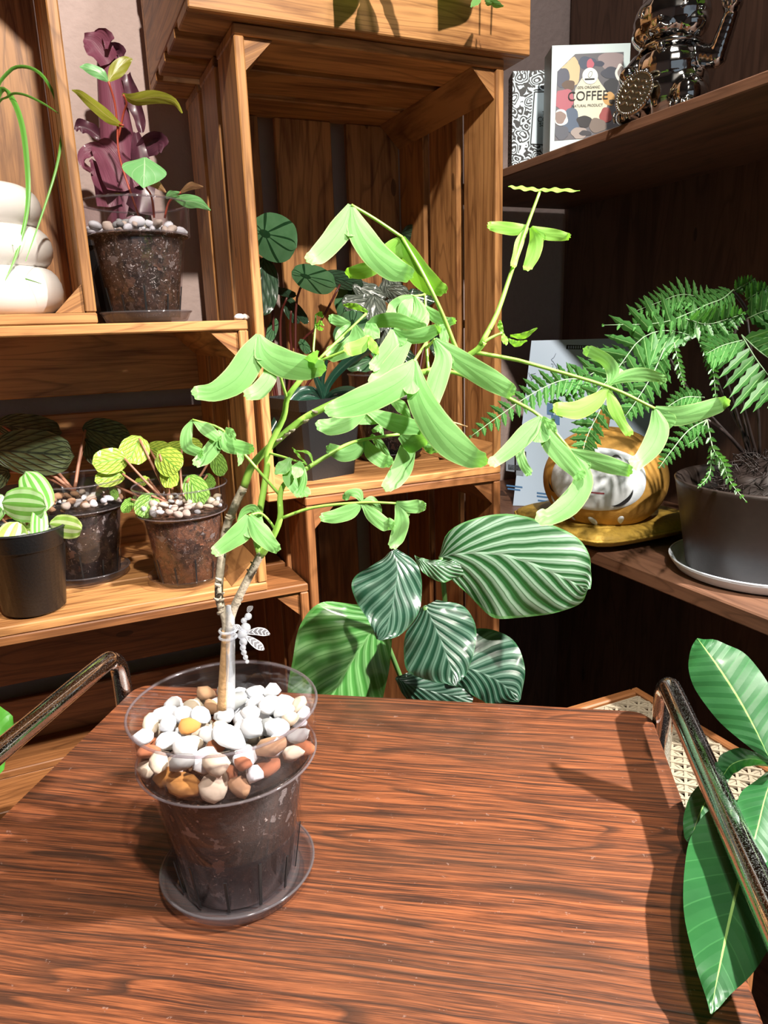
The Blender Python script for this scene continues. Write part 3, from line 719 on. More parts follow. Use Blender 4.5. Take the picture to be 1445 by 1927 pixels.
# support rod and dragonfly clip
rod = MB(); tube_px(rod, [(434, 1335), (434, 1250), (433, 1150), (433, 1138)], [.575, .575, .5745, .5745], [.0036, .0036, .0036, .0024], 12, 3)
tag(rod.build('support_rod', M['clear_acrylic']), 'clear acrylic support rod standing beside the tan stem', 'plant stake')
CL = empty('dragonfly_clip', tuple(at(450, 1200, .566)), 'clear plastic dragonfly clip holding the stems to the rod', 'plant clip')
def clip_ring(y):
    b = MB(); c = at(429, y, .5765); pts = [c+np.array([.0068*math.cos(a), .0068*math.sin(a), 0]) for a in np.linspace(0, 6.283, 14)]
    b.tube(pts, .0011, 6, True, 1); b.build('ring', M['clear_acrylic'], CL)
clip_ring(1186); clip_ring(1198)
b = MB()
for (x, y, r) in ((467, 1160, 7), (459, 1168, 6), (462, 1182, 10), (456, 1194, 10), (458, 1208, 8), (457, 1219, 6), (459, 1228, 5.5), (462, 1237, 5), (465, 1245, 4)):
    b.ellipsoid(at(x, y, .566), [r*.566/FPX]*3, None, 10, 7)
b.build('body', M['clear_acrylic'], CL)
def wing_mat():
    def fn(t, u, v):
        ph = t.math('FRACT', t.math('MULTIPLY', t.math('SUBTRACT', u, t.math('MULTIPLY', t.math('ABSOLUTE', v), .12)), 6)); e = t.math('GREATER_THAN', t.math('ABSOLUTE', v), .8)
        f = t.math('MAXIMUM', t.math('LESS_THAN', ph, .28), e)
        return t.mix(f, (.22, .22, .24), (.85, .87, .92)), None
    return leafmat('dragonfly_wing', fn, .2, .4)
M['wing'] = wing_mat()
for L in ([(464, 1192, 2), (482, 1188, 7), (498, 1190, 7), (508, 1194, 1)], [(463, 1197, 2), (476, 1207, 7), (489, 1217, 7), (497, 1223, 1)], [(466, 1152, 2), (470, 1145, 5), (476, 1141, 1)], [(455, 1186, 2), (447, 1180, 5), (440, 1176, 1)]):
    b = MB(); lobe_px(b, L, (.566, .562), 0, .05, 0, 8, 3); b.build('wing', M['wing'], CL)

# ---------------------------------------------------------------- striped prayer plant behind the trolley
def calathea(dark, mid, pale, nstripe=11, slope=.42, wid=.5, paleamt=1.0):
    def fn(t, u, v):
        av = t.math('ABSOLUTE', v); tc = t.n('TexCoord').outputs['Object']
        nz = t.noise(tc, 25, 3); side = t.math('GREATER_THAN', v, 0.0)
        q = t.math('MULTIPLY', t.math('SUBTRACT', u, t.math('MULTIPLY', t.math('POWER', av, .8), slope)), nstripe)
        q = t.math('ADD', q, t.math('ADD', t.math('MULTIPLY', side, .37), t.math('MULTIPLY', nz, .35)))
        ph = t.math('FRACT', q); tri = t.math('ABSOLUTE', t.math('SUBTRACT', ph, .5))
        st = t.ramp(tri, [(.16, (1, 1, 1)), (.33, (0, 0, 0))])
        c = t.mix(st, dark, t.mix(paleamt, mid, pale))
        line = t.math('LESS_THAN', tri, .035)
        c = t.mix(t.math('MULTIPLY', line, .7), c, dark)
        edge = t.math('GREATER_THAN', av, .95)
        c = t.mix(t.math('MULTIPLY', edge, .7), c, mid)
        c = t.mix(t.math('LESS_THAN', av, .022), c, pale)
        h = t.math('ADD', t.math('MULTIPLY', tri, 2.2), t.math('MULTIPLY', nz, .3))
        return c, h
    return fn
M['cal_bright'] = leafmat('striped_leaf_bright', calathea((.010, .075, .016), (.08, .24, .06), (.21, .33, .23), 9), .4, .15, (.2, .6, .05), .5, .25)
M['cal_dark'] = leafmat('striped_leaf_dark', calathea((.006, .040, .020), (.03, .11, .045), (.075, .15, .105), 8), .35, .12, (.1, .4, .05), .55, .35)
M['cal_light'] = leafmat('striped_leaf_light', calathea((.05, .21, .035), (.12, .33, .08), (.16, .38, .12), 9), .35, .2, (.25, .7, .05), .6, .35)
KP = empty('prayer_plant', (.50, .80, 0), 'prayer plant with large striped round leaves behind the trolley', 'potted plant')
def kleaf(pts, dep, m, label, tilt=0., fold=.1, wave=.004, droop=.1):
    b = MB(); lobe_px(b, pts, dep, tilt, fold, wave, 30, 10, wn=3, droop=droop); o = b.build('leaf', M[m], KP); o['label'] = label
kleaf([(826, 1050, 3, 30), (850, 1044, 42, 62), (890, 1040, 62, 98), (945, 1043, 76, 124), (1000, 1060, 80, 116), (1050, 1082, 78, 88), (1082, 1098, 58, 58), (1098, 1106, 32, 32), (1106, 1110, 3, 3)], (.92, .86), 'cal_bright', 'largest leaf with silvery stripes', .12, .06, .003)
kleaf([(780, 1046, 1, 1), (800, 1058, 6, 18), (835, 1066, 12, 30), (870, 1062, 10, 20)], (.90, .912), 'cal_bright', 'curled base of the large leaf', .1)
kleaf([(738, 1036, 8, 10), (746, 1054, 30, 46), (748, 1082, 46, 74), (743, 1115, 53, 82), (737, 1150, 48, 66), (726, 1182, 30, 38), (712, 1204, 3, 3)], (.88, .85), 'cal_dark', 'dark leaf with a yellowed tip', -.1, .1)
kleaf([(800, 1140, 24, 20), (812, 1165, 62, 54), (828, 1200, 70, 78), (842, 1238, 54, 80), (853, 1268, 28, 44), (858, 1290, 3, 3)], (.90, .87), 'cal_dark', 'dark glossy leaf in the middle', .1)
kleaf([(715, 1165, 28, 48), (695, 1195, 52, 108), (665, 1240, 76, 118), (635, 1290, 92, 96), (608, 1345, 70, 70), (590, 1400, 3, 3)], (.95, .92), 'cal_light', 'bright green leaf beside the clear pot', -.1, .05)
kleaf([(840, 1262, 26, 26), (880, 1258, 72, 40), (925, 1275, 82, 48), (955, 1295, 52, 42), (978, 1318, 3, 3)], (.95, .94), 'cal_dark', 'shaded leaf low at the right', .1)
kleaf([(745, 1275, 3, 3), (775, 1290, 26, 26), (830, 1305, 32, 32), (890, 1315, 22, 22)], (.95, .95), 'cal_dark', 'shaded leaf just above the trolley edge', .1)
for x, y, d in ((830, 1048, .92), (742, 1050, .88), (800, 1142, .90), (712, 1168, .95), (840, 1262, .95)):
    p = at(x, y, d); c = np.array([.50, .80, .22]); b = MB(); b.tube([p, p*.6+c*.4+np.array([0, .015, .04]), p*.2+c*.8, c], .0035, 8, True, 4); b.build('petiole', plain('petiole_green', (.10, .22, .06), .5) if 'pet' not in M else M['pet'], KP)
M['pet'] = bpy.data.materials.get('petiole_green')
b = MB(); b.lathe((.50, .80, 0), [(.001, 0), (.055, 0), (.058, .004), (.075, .2), (.079, .205), (.079, .215), (.074, .215), (.07, .2), (.05, .01), (.001, .01)], 40); b.build('pot', M['black_plastic'], KP)
b = MB(); b.lathe((.50, .80, .01), [(.052, .003), (.069, .185), (.001, .19)], 32); b.build('soil', M['soil'], KP)

# ---------------------------------------------------------------- money tree at the right front
def pach(t, u, v):
    av = t.math('ABSOLUTE', v); ph = t.math('FRACT', t.math('MULTIPLY', t.math('SUBTRACT', u, t.math('MULTIPLY', av, .10)), 13))
    nz = t.noise(t.n('TexCoord').outputs['Object'], 40, 4)
    c = t.mix(nz, (.008, .07, .018), (.026, .14, .036))
    c = t.mix(t.math('MULTIPLY', t.math('LESS_THAN', ph, .07), .25), c, (.08, .28, .09))
    c = t.mix(t.math('LESS_THAN', av, .03), c, (.28, .50, .14))
    return c, t.math('ADD', t.math('ABSOLUTE', t.math('SUBTRACT', ph, .5)), t.math('MULTIPLY', nz, .5))
M['pachira'] = leafmat('dark_green_leaf', pach, .42, .15, (.1, .5, .03), .45, .12)
M['pet2'] = plain('light_green_petiole', (.22, .42, .12), .45)
MT = empty('money_tree', (.74, .26, 0), 'money tree with big dark green leaflets at the right edge of the trolley', 'potted plant')
def pleaf(pts, dep=None, z=None, tilt=0., fold=.22, n=24):
    b = MB(); lobe_px(b, pts, dep if dep else .5, tilt, fold, .0014, n, 7, z=z, wn=4); b.build('leaflet', M['pachira'], MT)
HUB = (1462, 1440)
pleaf([(1450, 1432, 3), (1420, 1370, 38, 42), (1388, 1312, 55, 62), (1352, 1256, 54, 56), (1326, 1220, 34, 32), (1312, 1201, 3)], (.60, .66), tilt=.15)
pleaf([(1455, 1436, 3), (1412, 1428, 12, 16), (1378, 1438, 16, 22), (1362, 1458, 12, 12), (1356, 1472, 2)], None, [.782, .772, .762, .750, .744], tilt=-.4)
pleaf([(1365, 1450, 8), (1338, 1490, 26, 26), (1315, 1535, 28, 26), (1302, 1575, 14, 14), (1298, 1590, 2)], None, [.738, .732, .722, .715, .712], tilt=.2)
pleaf([(1458, 1448, 4), (1440, 1500, 26, 40), (1425, 1560, 36, 40), (1410, 1610, 26, 26), (1398, 1650, 2)], None, [.772, .762, .752, .742, .738], tilt=.1)
pleaf([(1452, 1492, 4), (1425, 1545, 46, 70), (1405, 1600, 68, 96), (1390, 1660, 72, 95), (1372, 1735, 72, 80), (1354, 1820, 46, 46), (1344, 1870, 20, 18), (1338, 1908, 2)], None, [.748, .742, .738, .736, .734, .732, .728, .724], .08, .10, 28)
h3 = at(HUB[0], HUB[1], .60)
for x, y, d in ((1450, 1432, .60), (1455, 1436, .60), (1458, 1448, .59)):
    b = MB(); b.tube([h3, at(x, y, d)], .0028, 8, True, 1); b.build('petiolule', M['pet2'], MT)
b = MB(); b.tube([h3, onz(1452, 1492, .748)], .0026, 8, True, 1); b.build('petiolule', M['pet2'], MT)
b = MB(); b.tube([onz(1365, 1450, .738), onz(1410, 1437, .762), h3], .0018, 8, True, 3); b.build('petiolule', M['pet2'], MT)
b = MB(); b.tube([h3, h3+np.array([.05, -.01, .03]), np.array([.70, .27, .85]), np.array([.74, .26, .72])], [.003, .0034, .004, .006], 10, True, 5); b.build('petiole', M['pet2'], MT)
b = MB(); b.tube([(.74, .26, .20), (.742, .258, .45), (.74, .26, .73)], [.028, .02, .014], 14, True, 5); b.build('trunk', M['bark'], MT)
b = MB(); b.lathe((.74, .26, 0), [(.001, 0), (.075, 0), (.10, .2), (.104, .21), (.098, .21), (.093, .195), (.07, .01), (.001, .01)], 40); b.build('pot', M['white_glaze'], MT)
b = MB(); b.lathe((.74, .26, .01), [(.07, .003), (.092, .182), (.001, .19)], 32); b.build('soil', M['soil'], MT)

# leafy plant whose leaf shows at the left edge
def glossy(base, dk):
    def fn(t, u, v):
        av = t.math('ABSOLUTE', v); ph = t.math('FRACT', t.math('MULTIPLY', t.math('SUBTRACT', u, t.math('MULTIPLY', av, .3)), 8))
        c = t.mix(t.noise(t.n('TexCoord').outputs['Object'], 30, 3), dk, base)
        c = t.mix(t.math('LESS_THAN', av, .03), c, tuple(min(1, x*1.8+.05) for x in base)); return c, t.math('ABSOLUTE', t.math('SUBTRACT', ph, .5))
    return fn
M['leaf_glossy'] = leafmat('fresh_green_leaf', glossy((.12, .42, .05), (.05, .25, .03)), .3, .25, (.3, .8, .05), .5, .3)
LP = empty('floor_plant', tuple(np.array([-.46, .78, 0])), 'leafy plant with one bright green leaf at the left edge by the chrome handle', 'potted plant')
b = MB(); lobe_px(b, [(-130, 1440, 3), (-80, 1420, 45, 40), (-20, 1400, 75, 62), (10, 1395, 58, 55), (26, 1394, 30, 30), (34, 1394, 3)], (.80, .86), .1, .12, .002, 20, 7); b.build('leaf', M['leaf_glossy'], LP)
b = MB(); b.tube([at(-130, 1440, .80), at(-200, 1500, .82), np.array([-.46, .78, .30])], [.003, .004, .005], 8, True, 5); b.build('petiole', M['pet2'], LP)
b = MB(); b.lathe((-.46, .78, 0), [(.001, 0), (.065, 0), (.085, .28), (.089, .29), (.083, .29), (.06, .01), (.001, .01)], 36); b.build('pot', M['black_plastic'], LP)

# ---------------------------------------------------------------- cane stool beyond the trolley
def cane(name, o3, ux, uy, nx, ny, pitch, m, par):
    b = MB(); r = .0011; k = 0
    def strip_line(p, q, h):
        d = nrm(q-p); sd = nrm(np.cross(d, np.cross(ux, uy)))*.0017; up = nrm(np.cross(ux, uy))*h
        V = [p+sd+up, p-sd+up, q-sd+up, q+sd+up, p+sd+up*.2, p-sd+up*.2, q-sd+up*.2, q+sd+up*.2]
        b.add(V, [(0, 1, 2, 3), (7, 6, 5, 4), (0, 4, 5, 1), (2, 6, 7, 3), (1, 5, 6, 2), (0, 3, 7, 4)])
    LX, LY = nx*pitch, ny*pitch
    for i in range(nx+1):
        for dx in (-.0022, .0022): strip_line(o3+ux*(i*pitch+dx), o3+ux*(i*pitch+dx)+uy*LY, .0012)
    for j in range(ny+1):
        for dy in (-.0022, .0022): strip_line(o3+uy*(j*pitch+dy), o3+uy*(j*pitch+dy)+ux*LX, .0022)
    for s in range(-ny, nx+1):
        for sg in (1, -1):
            i0, i1 = max(0, s), min(nx, s+ny)
            if i1 <= i0: continue
            a = o3+ux*(i0*pitch)+uy*((i0-s)*pitch); c = o3+ux*(i1*pitch)+uy*((i1-s)*pitch)
            if sg < 0:
                a = o3+ux*(i0*pitch)+uy*(LY-(i0-s)*pitch); c = o3+ux*(i1*pitch)+uy*(LY-(i1-s)*pitch)
            strip_line(a, c, .0032 if sg > 0 else .0040)
    o = b.build(name, m, par, False); tag(o, kind='stuff'); return o
M['cane'] = plain('natural_cane', (.30, .25, .18), .6, var=.2, bs=50)
ST = empty('cane_stool', (.652, .60, 0), 'narrow low stool with a woven cane seat between the trolley and the brown shelf', 'stool')
SB = (.566, .737, .40, .745)
cane('cane_weave', np.array([SB[0]+.0135, SB[2]+.0170, .602]), np.array([1., 0, 0]), np.array([0, 1., 0]), 7, 15, .0205, M['cane'], ST)
for lo, hi in (((SB[0], SB[2], .58), (SB[0]+.012, SB[3], .608)), ((SB[1]-.012, SB[2], .58), (SB[1], SB[3], .608)), ((SB[0]+.0125, SB[2], .58), (SB[1]-.0125, SB[2]+.014, .608)), ((SB[0]+.0125, SB[3]-.014, .58), (SB[1]-.0125, SB[3], .608))):
    MB().box(lo, hi, .002).build('seat_rail', M['wood_dark'], ST, False)
for x in (SB[0]+.012, SB[1]-.012):
    for y in (SB[2]+.012, SB[3]-.012): MB().tube([(x, y, 0), (x, y, .5795)], .010, 10, True, 1).build('leg', M['wood_dark'], ST)

# ---------------------------------------------------------------- pots in the lying crate (left)
AB = .7805     # top of its bottom board
def gpot_on(x, y, base, k, m_sauc, slabel):
    saucer((x, y, base), k, m_sauc, slabel); return np.array([x, y, base+.0031*k])
c1 = gpot_on(.150, 1.068, AB, .93, M['clear'], 'clear saucer under the pot of yellow-green crinkled leaves')
P1 = empty('potted_peperomia', tuple(c1), 'yellow-green crinkled peperomia in a clear pot at the front of the crate', 'potted plant')
clear_pot(P1, c1, .93, M['soil_brown'], .112, 10, .4)
pebbles(c1, .061, c1[2]+.108, 34, .005, .009, [('beige', .55), ('cream', .25), ('grey', .1), ('white', .1)], 'around the crinkled yellow-green plant in the lying crate', 'pebbles around the crinkled plant', 2, .006, 8)
def crinkle(base, dk, nside=6, mix=.75):
    def fn(t, u, v):
        av = t.math('ABSOLUTE', v); ph = t.math('FRACT', t.math('MULTIPLY', t.math('SUBTRACT', u, t.math('MULTIPLY', av, .45)), nside))
        nz = t.noise(t.n('TexCoord').outputs['Object'], 150, 3)
        lat = t.math('FRACT', t.math('MULTIPLY', av, 4.0))
        sm = lambda x, w_: t.math('POWER', t.math('ABSOLUTE', t.math('MULTIPLY_ADD', x, 2.0, -1.0)), w_)
        vein = t.math('MAXIMUM', sm(ph, 3.0), t.math('MAXIMUM', t.math('MULTIPLY', sm(lat, 4.0), .7), t.math('LESS_THAN', av, .05)))
        c = t.mix(t.math('MULTIPLY', t.math('MULTIPLY', vein, mix), t.math('ADD', nz, .35)), base, dk)
        return c, t.math('SUBTRACT', 1.0, vein)
    return fn
M['pep_yellow'] = leafmat('crinkled_yellow_leaf', crinkle((.52, .68, .10), (.10, .33, .04), 6, .9), .35, .2, (.6, .9, .05), .7, .2)
M['pep_green'] = leafmat('crinkled_green_leaf', crinkle((.26, .52, .09), (.03, .13, .02), 6), .35, .2, (.4, .8, .05), .8, .2)
M['pep_stem'] = plain('pinkish_stem', (.36, .16, .10), .5)
D1 = depth(c1)
for (cx, cy, rx, ry, a, dd, m) in ((207, 867, 24, 34, -1.4, -.03, 'pep_yellow'), (253, 846, 27, 28, -.4, -.01, 'pep_yellow'), (300, 845, 15, 24, 1.5, .03, 'pep_yellow'), (317, 868, 27, 27, .9, -.03, 'pep_yellow'), (318, 895, 17, 24, .2, -.02, 'pep_yellow'), (207, 898, 17, 30, -1.3, -.02, 'pep_yellow'), (368, 922, 23, 31, .5, -.045, 'pep_green'), (277, 951, 22, 25, -.4, -.055, 'pep_green'), (240, 951, 10, 16, -.5, -.03, 'pep_green'), (410, 872, 15, 25, .4, .0, 'pep_green'), (335, 842, 12, 26, 1.6, .04, 'pep_yellow'), (268, 905, 9, 14, -1.2, .02, 'pep_yellow'), (214, 924, 7, 17, .3, .0, 'pep_green'), (395, 905, 9, 15, .4, .0, 'pep_green'), (360, 838, 15, 22, 1.2, .0, 'pep_yellow')):
    b = MB(); round_leaf(b, cx, cy, rx, ry, a, D1+dd, .16, .0014, 12, 5, .1, -.012); b.build('leaf', M[m], P1)
    ex, ey = cx-math.sin(a)*ry*.8, cy-math.cos(a)*ry*.8
    b = MB(); tube_px(b, [(330+rs.uniform(-22, 22), 965), ((330+ex)/2+rs.uniform(-6, 6), (960+ey)/2), (ex, ey)], [D1-.01, D1+dd*.5, D1+dd+.004], [.0022, .002, .0016], 7, 4); b.build('petiole', M['pep_stem'], P1)

c2 = gpot_on(.014, 1.165, AB, .97, M['clear_saucer'], 'clear saucer under the shaded pot of big dark ribbed leaves')
P2 = empty('potted_dark_leaf_plant', tuple(c2), 'plant with big dark ribbed leaves in a clear pot at the back of the crate', 'potted plant')
clear_pot(P2, c2, .97, M['soil'], .112, 10, .1)
pebbles(c2, .064, c2[2]+.112, 26, .006, .0095, [('tan', .35), ('beige', .35), ('white', .15), ('grey', .15)], 'around the big dark ribbed leaves in the lying crate', 'pebbles around the dark ribbed plant', 2, .003, 9)
M['ribbed_dark'] = leafmat('dark_ribbed_leaf', crinkle((.10, .125, .055), (.012, .022, .014), 7, 1.1), .45, .06, None, .9, .1)
D2 = depth(c2)
for (cx, cy, rx, ry, a, dd) in ((62, 852, 43, 78, 1.5, -.02), (55, 806, 26, 62, 1.45, .03), (200, 815, 26, 46, 1.35, .03), (175, 850, 18, 30, .6, .04), (-20, 900, 25, 40, -1.2, .0)):
    b = MB(); round_leaf(b, cx, cy, rx, ry, a, D2+dd, .12, .002, 18, 7, .12, .0); b.build('leaf', M['ribbed_dark'], P2)
    ex, ey = cx-math.sin(a)*ry*.85, cy-math.cos(a)*ry*.85
    b = MB(); tube_px(b, [(140, 925), ((140+ex)/2, (915+ey)/2-8), (ex, ey)], [D2, D2+dd*.5, D2+dd+.003], [.0028, .0024, .002], 7, 4); b.build('petiole', M['pep_stem'], P2)

def black_pot(root, c, r0, r1, h, soilm=None, lip=.006, seg=40):
    b = MB(); b.lathe(c, [(.001, 0), (r0-.006, 0), (r0, .004), (r1-.002, h*.78), (r1+lip*.4, h*.80), (r1+lip*.6, h*.985), (r1+lip, h), (r1+lip*.2, h+.001), (r1-.003, h*.97), (r0-.004, .006), (.001, .006)], seg); b.build('pot', M['black_plastic'], root)
    b = MB(); b.lathe(c, [(r0-.005, .008), (r1-.004, h*.9), (.001, h*.92)], 32); b.build('soil', soilm or M['soil'], root)
c3 = np.array([-.062, 1.052, AB])
P3 = empty('potted_watermelon_peperomia', tuple(c3), 'peperomia with silver-striped green leaves in a black pot at the left edge', 'potted plant')
black_pot(P3, c3, .040, .052, .118)
def wmelon(base, dk, pale, n=4):
    def fn(t, u, v):
        av = t.math('ABSOLUTE', v); q = t.math('FRACT', t.math('MULTIPLY', av, n*.5)); st = t.math('LESS_THAN', t.math('ABSOLUTE', t.math('SUBTRACT', q, .5)), .24)
        nz = t.noise(t.n('TexCoord').outputs['Object'], 120, 3)
        c = t.mix(st, dk, pale); c = t.mix(t.math('GREATER_THAN', av, .86), c, base); c = t.mix(t.math('MULTIPLY', nz, .5), c, base); return c, q
    return fn
M['wm_bright'] = leafmat('silver_striped_leaf', wmelon((.24, .55, .12), (.10, .36, .05), (.52, .72, .42), 4), .28, .2, (.4, .8, .1), .4, .4)
M['wm_yellow'] = leafmat('yellow_striped_leaf', wmelon((.55, .68, .22), (.25, .50, .06), (.72, .80, .50), 3), .28, .25, (.6, .9, .1), .4, .4)
D3 = depth(c3)
for (cx, cy, rx, ry, a, dd, m) in ((45, 950, 33, 42, 1.5, -.04, 'wm_bright'), (68, 925, 27, 42, .5, -.01, 'wm_bright'), (22, 1010, 26, 30, -.4, -.05, 'wm_yellow'), (124, 991, 22, 31, 1.4, -.03, 'wm_yellow'), (74, 990, 15, 38, .0, -.05, 'wm_bright'), (18, 1045, 14, 24, -1.2, -.055, 'wm_bright'), (-15, 960, 22, 35, -.6, -.02, 'wm_bright'), (52, 985, 10, 16, .8, -.02, 'wm_yellow')):
    b = MB(); round_leaf(b, cx, cy, rx, ry, a, D3+dd, .1, .001, 14, 6, .1, -.012); b.build('leaf', M[m], P3)
    b = MB(); tube_px(b, [(58, 1030), ((58+cx)/2, (1025+cy)/2), (cx, cy)], [D3, D3+dd*.5, D3+dd+.006], [.002, .002, .0015], 7, 3); b.build('petiole', M['pep_stem'], P3)
pebbles(c3, .046, c3[2]+.105, 16, .005, .0075, [('white', .5), ('cream', .3), ('tan', .2)], 'on the soil of the black pot at the left edge', 'pebbles in the black pot', 1, .0, 11)

# ---------------------------------------------------------------- on top of the lying crate: clear pot, black pot, purple plant
AT = 1.1575
c4 = np.array([.130, 1.068, AT])
c4 = gpot_on(c4[0], c4[1], AT, .955, M['clear_saucer'], 'clear saucer on the crate top under the syngonium pot')
P4 = empty('potted_syngonium', tuple(c4), 'small syngonium with red stems in a clear pot on the crate top', 'potted plant')
clear_pot(P4, c4, .955, M['soil_bark'], .112, 10, .2)
pebbles(c4, .0635, c4[2]+.107, 34, .0055, .010, [('white', .55), ('beige', .3), ('grey', .15)], 'around the syngonium on top of the lying crate', 'pebbles around the syngonium', 2, .006, 12)
M['syn_green'] = leafmat('syngonium_leaf', veined((.22, .56, .20), (.62, .80, .52), 3, .5, .03, .05, .3), .35, .25, (.4, .9, .2), .2)
M['syn_olive'] = leafmat('olive_leaf', veined((.40, .42, .05), (.62, .50, .20), 3, .5, .04, .05, .5), .35, .3, (.6, .7, .02), .2)
M['syn_pink'] = leafmat('bronze_leaf', veined((.42, .24, .12), (.70, .35, .25), 3, .5, .04, .05, .5), .4, .3, (.8, .4, .2), .2)
M['syn_stem'] = plain('red_stem', (.42, .07, .04), .45)
D4 = depth(c4)
def sleaf(L, dd, m, tilt=.1):
    b = MB(); lobe_px(b, L, (D4+dd[0], D4+dd[1]), tilt, .2, .0008, 14, 5, wn=2); b.build('leaf', M[m], P4)
sleaf([(272, 296, 3), (272, 304, 32, 32), (272, 316, 40, 40), (271, 333, 25, 26), (270, 354, 1)], (-.05, -.07), 'syn_green', 0)
sleaf([(204, 153, 2), (190, 139, 10), (166, 128, 8), (150, 126, 1)], (-.03, -.05), 'syn_green', .3)
sleaf([(204, 153, 2), (219, 132, 13), (238, 114, 9), (249, 111, 1)], (-.03, -.02), 'syn_olive', -.2)
sleaf([(232, 237, 2), (206, 221, 10), (176, 197, 10), (152, 177, 6), (135, 170, 1)], (-.03, -.115), 'syn_olive', .4)
sleaf([(230, 177, 2), (250, 188, 10), (290, 183, 11), (325, 190, 7), (343, 213, 1)], (-.02, -.05), 'syn_olive', .3)
sleaf([(277, 346, 2), (297, 349, 7), (312, 362, 1)], (-.04, -.05), 'syn_pink')
sleaf([(340, 362, 2), (360, 350, 7), (382, 352, 1)], (-.04, -.06), 'syn_pink')
sleaf([(326, 372, 2), (350, 378, 12), (375, 382, 9), (396, 396, 1)], (-.04, -.06), 'syn_green')
sleaf([(312, 372, 2), (322, 366, 7), (338, 362, 1)], (-.04, -.05), 'syn_green')
for path in ([(262, 410), (235, 330), (223, 285), (222, 238), (232, 236)], [(223, 260), (232, 215), (238, 195), (232, 178)], [(222, 250), (216, 195), (204, 153)], [(290, 410), (285, 370), (274, 350), (272, 316)], [(310, 410), (316, 385), (326, 372), (340, 362)]):
    b = MB(); tube_px(b, path, (D4-.01, D4-.04), [.0014]*len(path), 7, 4); b.build('petiole', M['syn_stem'], P4)

c5 = np.array([.128, 1.205, AT])
P5 = empty('potted_purple_plant', tuple(c5), 'tall rolled purple leaf plant in a square black pot behind the syngonium', 'potted plant')
def square_pot(root, c, h, a0, a1, yaw=0.):
    b = MB(); V = []
    def ring(a, z):
        for q in range(4):
            for k in (-.86, .86):
                ang = yaw+math.pi/2*q; x, y = a, a*k
                V.append((c[0]+x*math.cos(ang)-y*math.sin(ang), c[1]+x*math.sin(ang)+y*math.cos(ang), c[2]+z))
    for a, z in ((a0, 0), (a1, h*.86), (a1+.004, h*.865), (a1+.005, h), (a1, h), (a0-.002, .008)): ring(a, z)
    n = 8; Fc = [(r*n+i, r*n+(i+1) % n, (r+1)*n+(i+1) % n, (r+1)*n+i) for r in range(5) for i in range(n)]+[tuple(range(n))[::-1], tuple(range(5*n, 6*n))]
    b.add(V, Fc); b.build('pot', M['black_plastic'], root, False)
    b = MB(); b.lathe((c[0], c[1], c[2]), [(a1*.8, h*.85), (a1*.93, h*.9), (.001, h*.92)], 24); b.build('soil', M['soil'], root)
square_pot(P5, c5, .125, .048, .058, .0)
def purple(t, u, v):
    st = t.noise(t.mapn(t.uv(), (2, 26, 1)), 1.0, 3, .6)
    c = t.mix(st, (.09, .018, .035), (.36, .12, .19)); return c, st
M['purple'] = leafmat('purple_rolled_leaf', purple, .4, .12, (.5, .1, .2), .5, .2)
M['purple_dark'] = leafmat('dark_purple_leaf', lambda t, u, v: (t.mix(t.noise(t.mapn(t.uv(), (3, 14, 1)), 1.0, 3), (.035, .010, .022), (.16, .05, .08)), None), .4, .08, None, 0, .2)
D5 = depth(c5)
b = MB(); tube_px(b, [(252, 470), (240, 400), (232, 340), (222, 270), (212, 190), (206, 130), (207, 100)], [D5, D5-.01, D5-.02, D5-.02, D5-.02, D5-.02, D5-.02], [.035, .034, .030, .026, .021, .018, .016], 16, 5); b.build('rolled_leaf', M['purple'], P5)
for L, dd, m in (([(205, 120, 18), (190, 100, 24), (175, 80, 22), (158, 72, 6)], (-.04, -.05), 'purple'), ([(186, 86, 8), (196, 66, 15), (206, 78, 10), (200, 92, 3)], (-.03, -.055), 'purple'), ([(205, 100, 16), (222, 92, 13), (231, 105, 8), (226, 120, 3)], (-.03, -.04), 'purple_dark'), ([(240, 140, 8), (250, 180, 14), (262, 215, 12), (268, 250, 5)], (-.03, -.02), 'purple_dark'), ([(205, 300, 10), (178, 285, 14), (160, 290, 10), (158, 310, 6), (172, 322, 4)], (-.045, -.07), 'purple'), ([(235, 360, 34), (215, 320, 30), (195, 285, 22), (175, 275, 8)], (-.05, -.055), 'purple'), ([(205, 390, 22), (192, 350, 18), (182, 315, 12), (170, 300, 3)], (-.05, -.055), 'purple'), ([(190, 260, 6), (170, 245, 12), (150, 238, 10), (142, 245, 3)], (-.02, -.03), 'purple_dark'), ([(250, 300, 8), (275, 275, 16), (295, 262, 18), (310, 270, 8), (303, 288, 3)], (-.02, -.04), 'purple_dark'), ([(258, 400, 26), (265, 350, 22), (262, 300, 18), (255, 250, 4)], (-.04, -.03), 'purple_dark')):
    b = MB(); lobe_px(b, L, (D5+dd[0], D5+dd[1]), .35, -.5, .004, 16, 6, wn=2); b.build('leaf', M[m], P5)
for i, (x, kind) in enumerate(((450, 'white'), (463, 'beige'))):
    o = bpy.data.objects.new('pebble', STONES[i]); COL.objects.link(o); p = ony(x, 597, 1.012); o.location = (p[0], 1.012+.004*i, AT+.0037); o.scale = (.0068-.001*i, .0055, .0042)
    o.material_slots[0].link = 'OBJECT'; o.material_slots[0].material = M['peb_'+kind]; tag(o, ('bluish white' if i == 0 else 'smaller beige')+' pebble left lying on the crate top beside the tall crate', 'pebble')

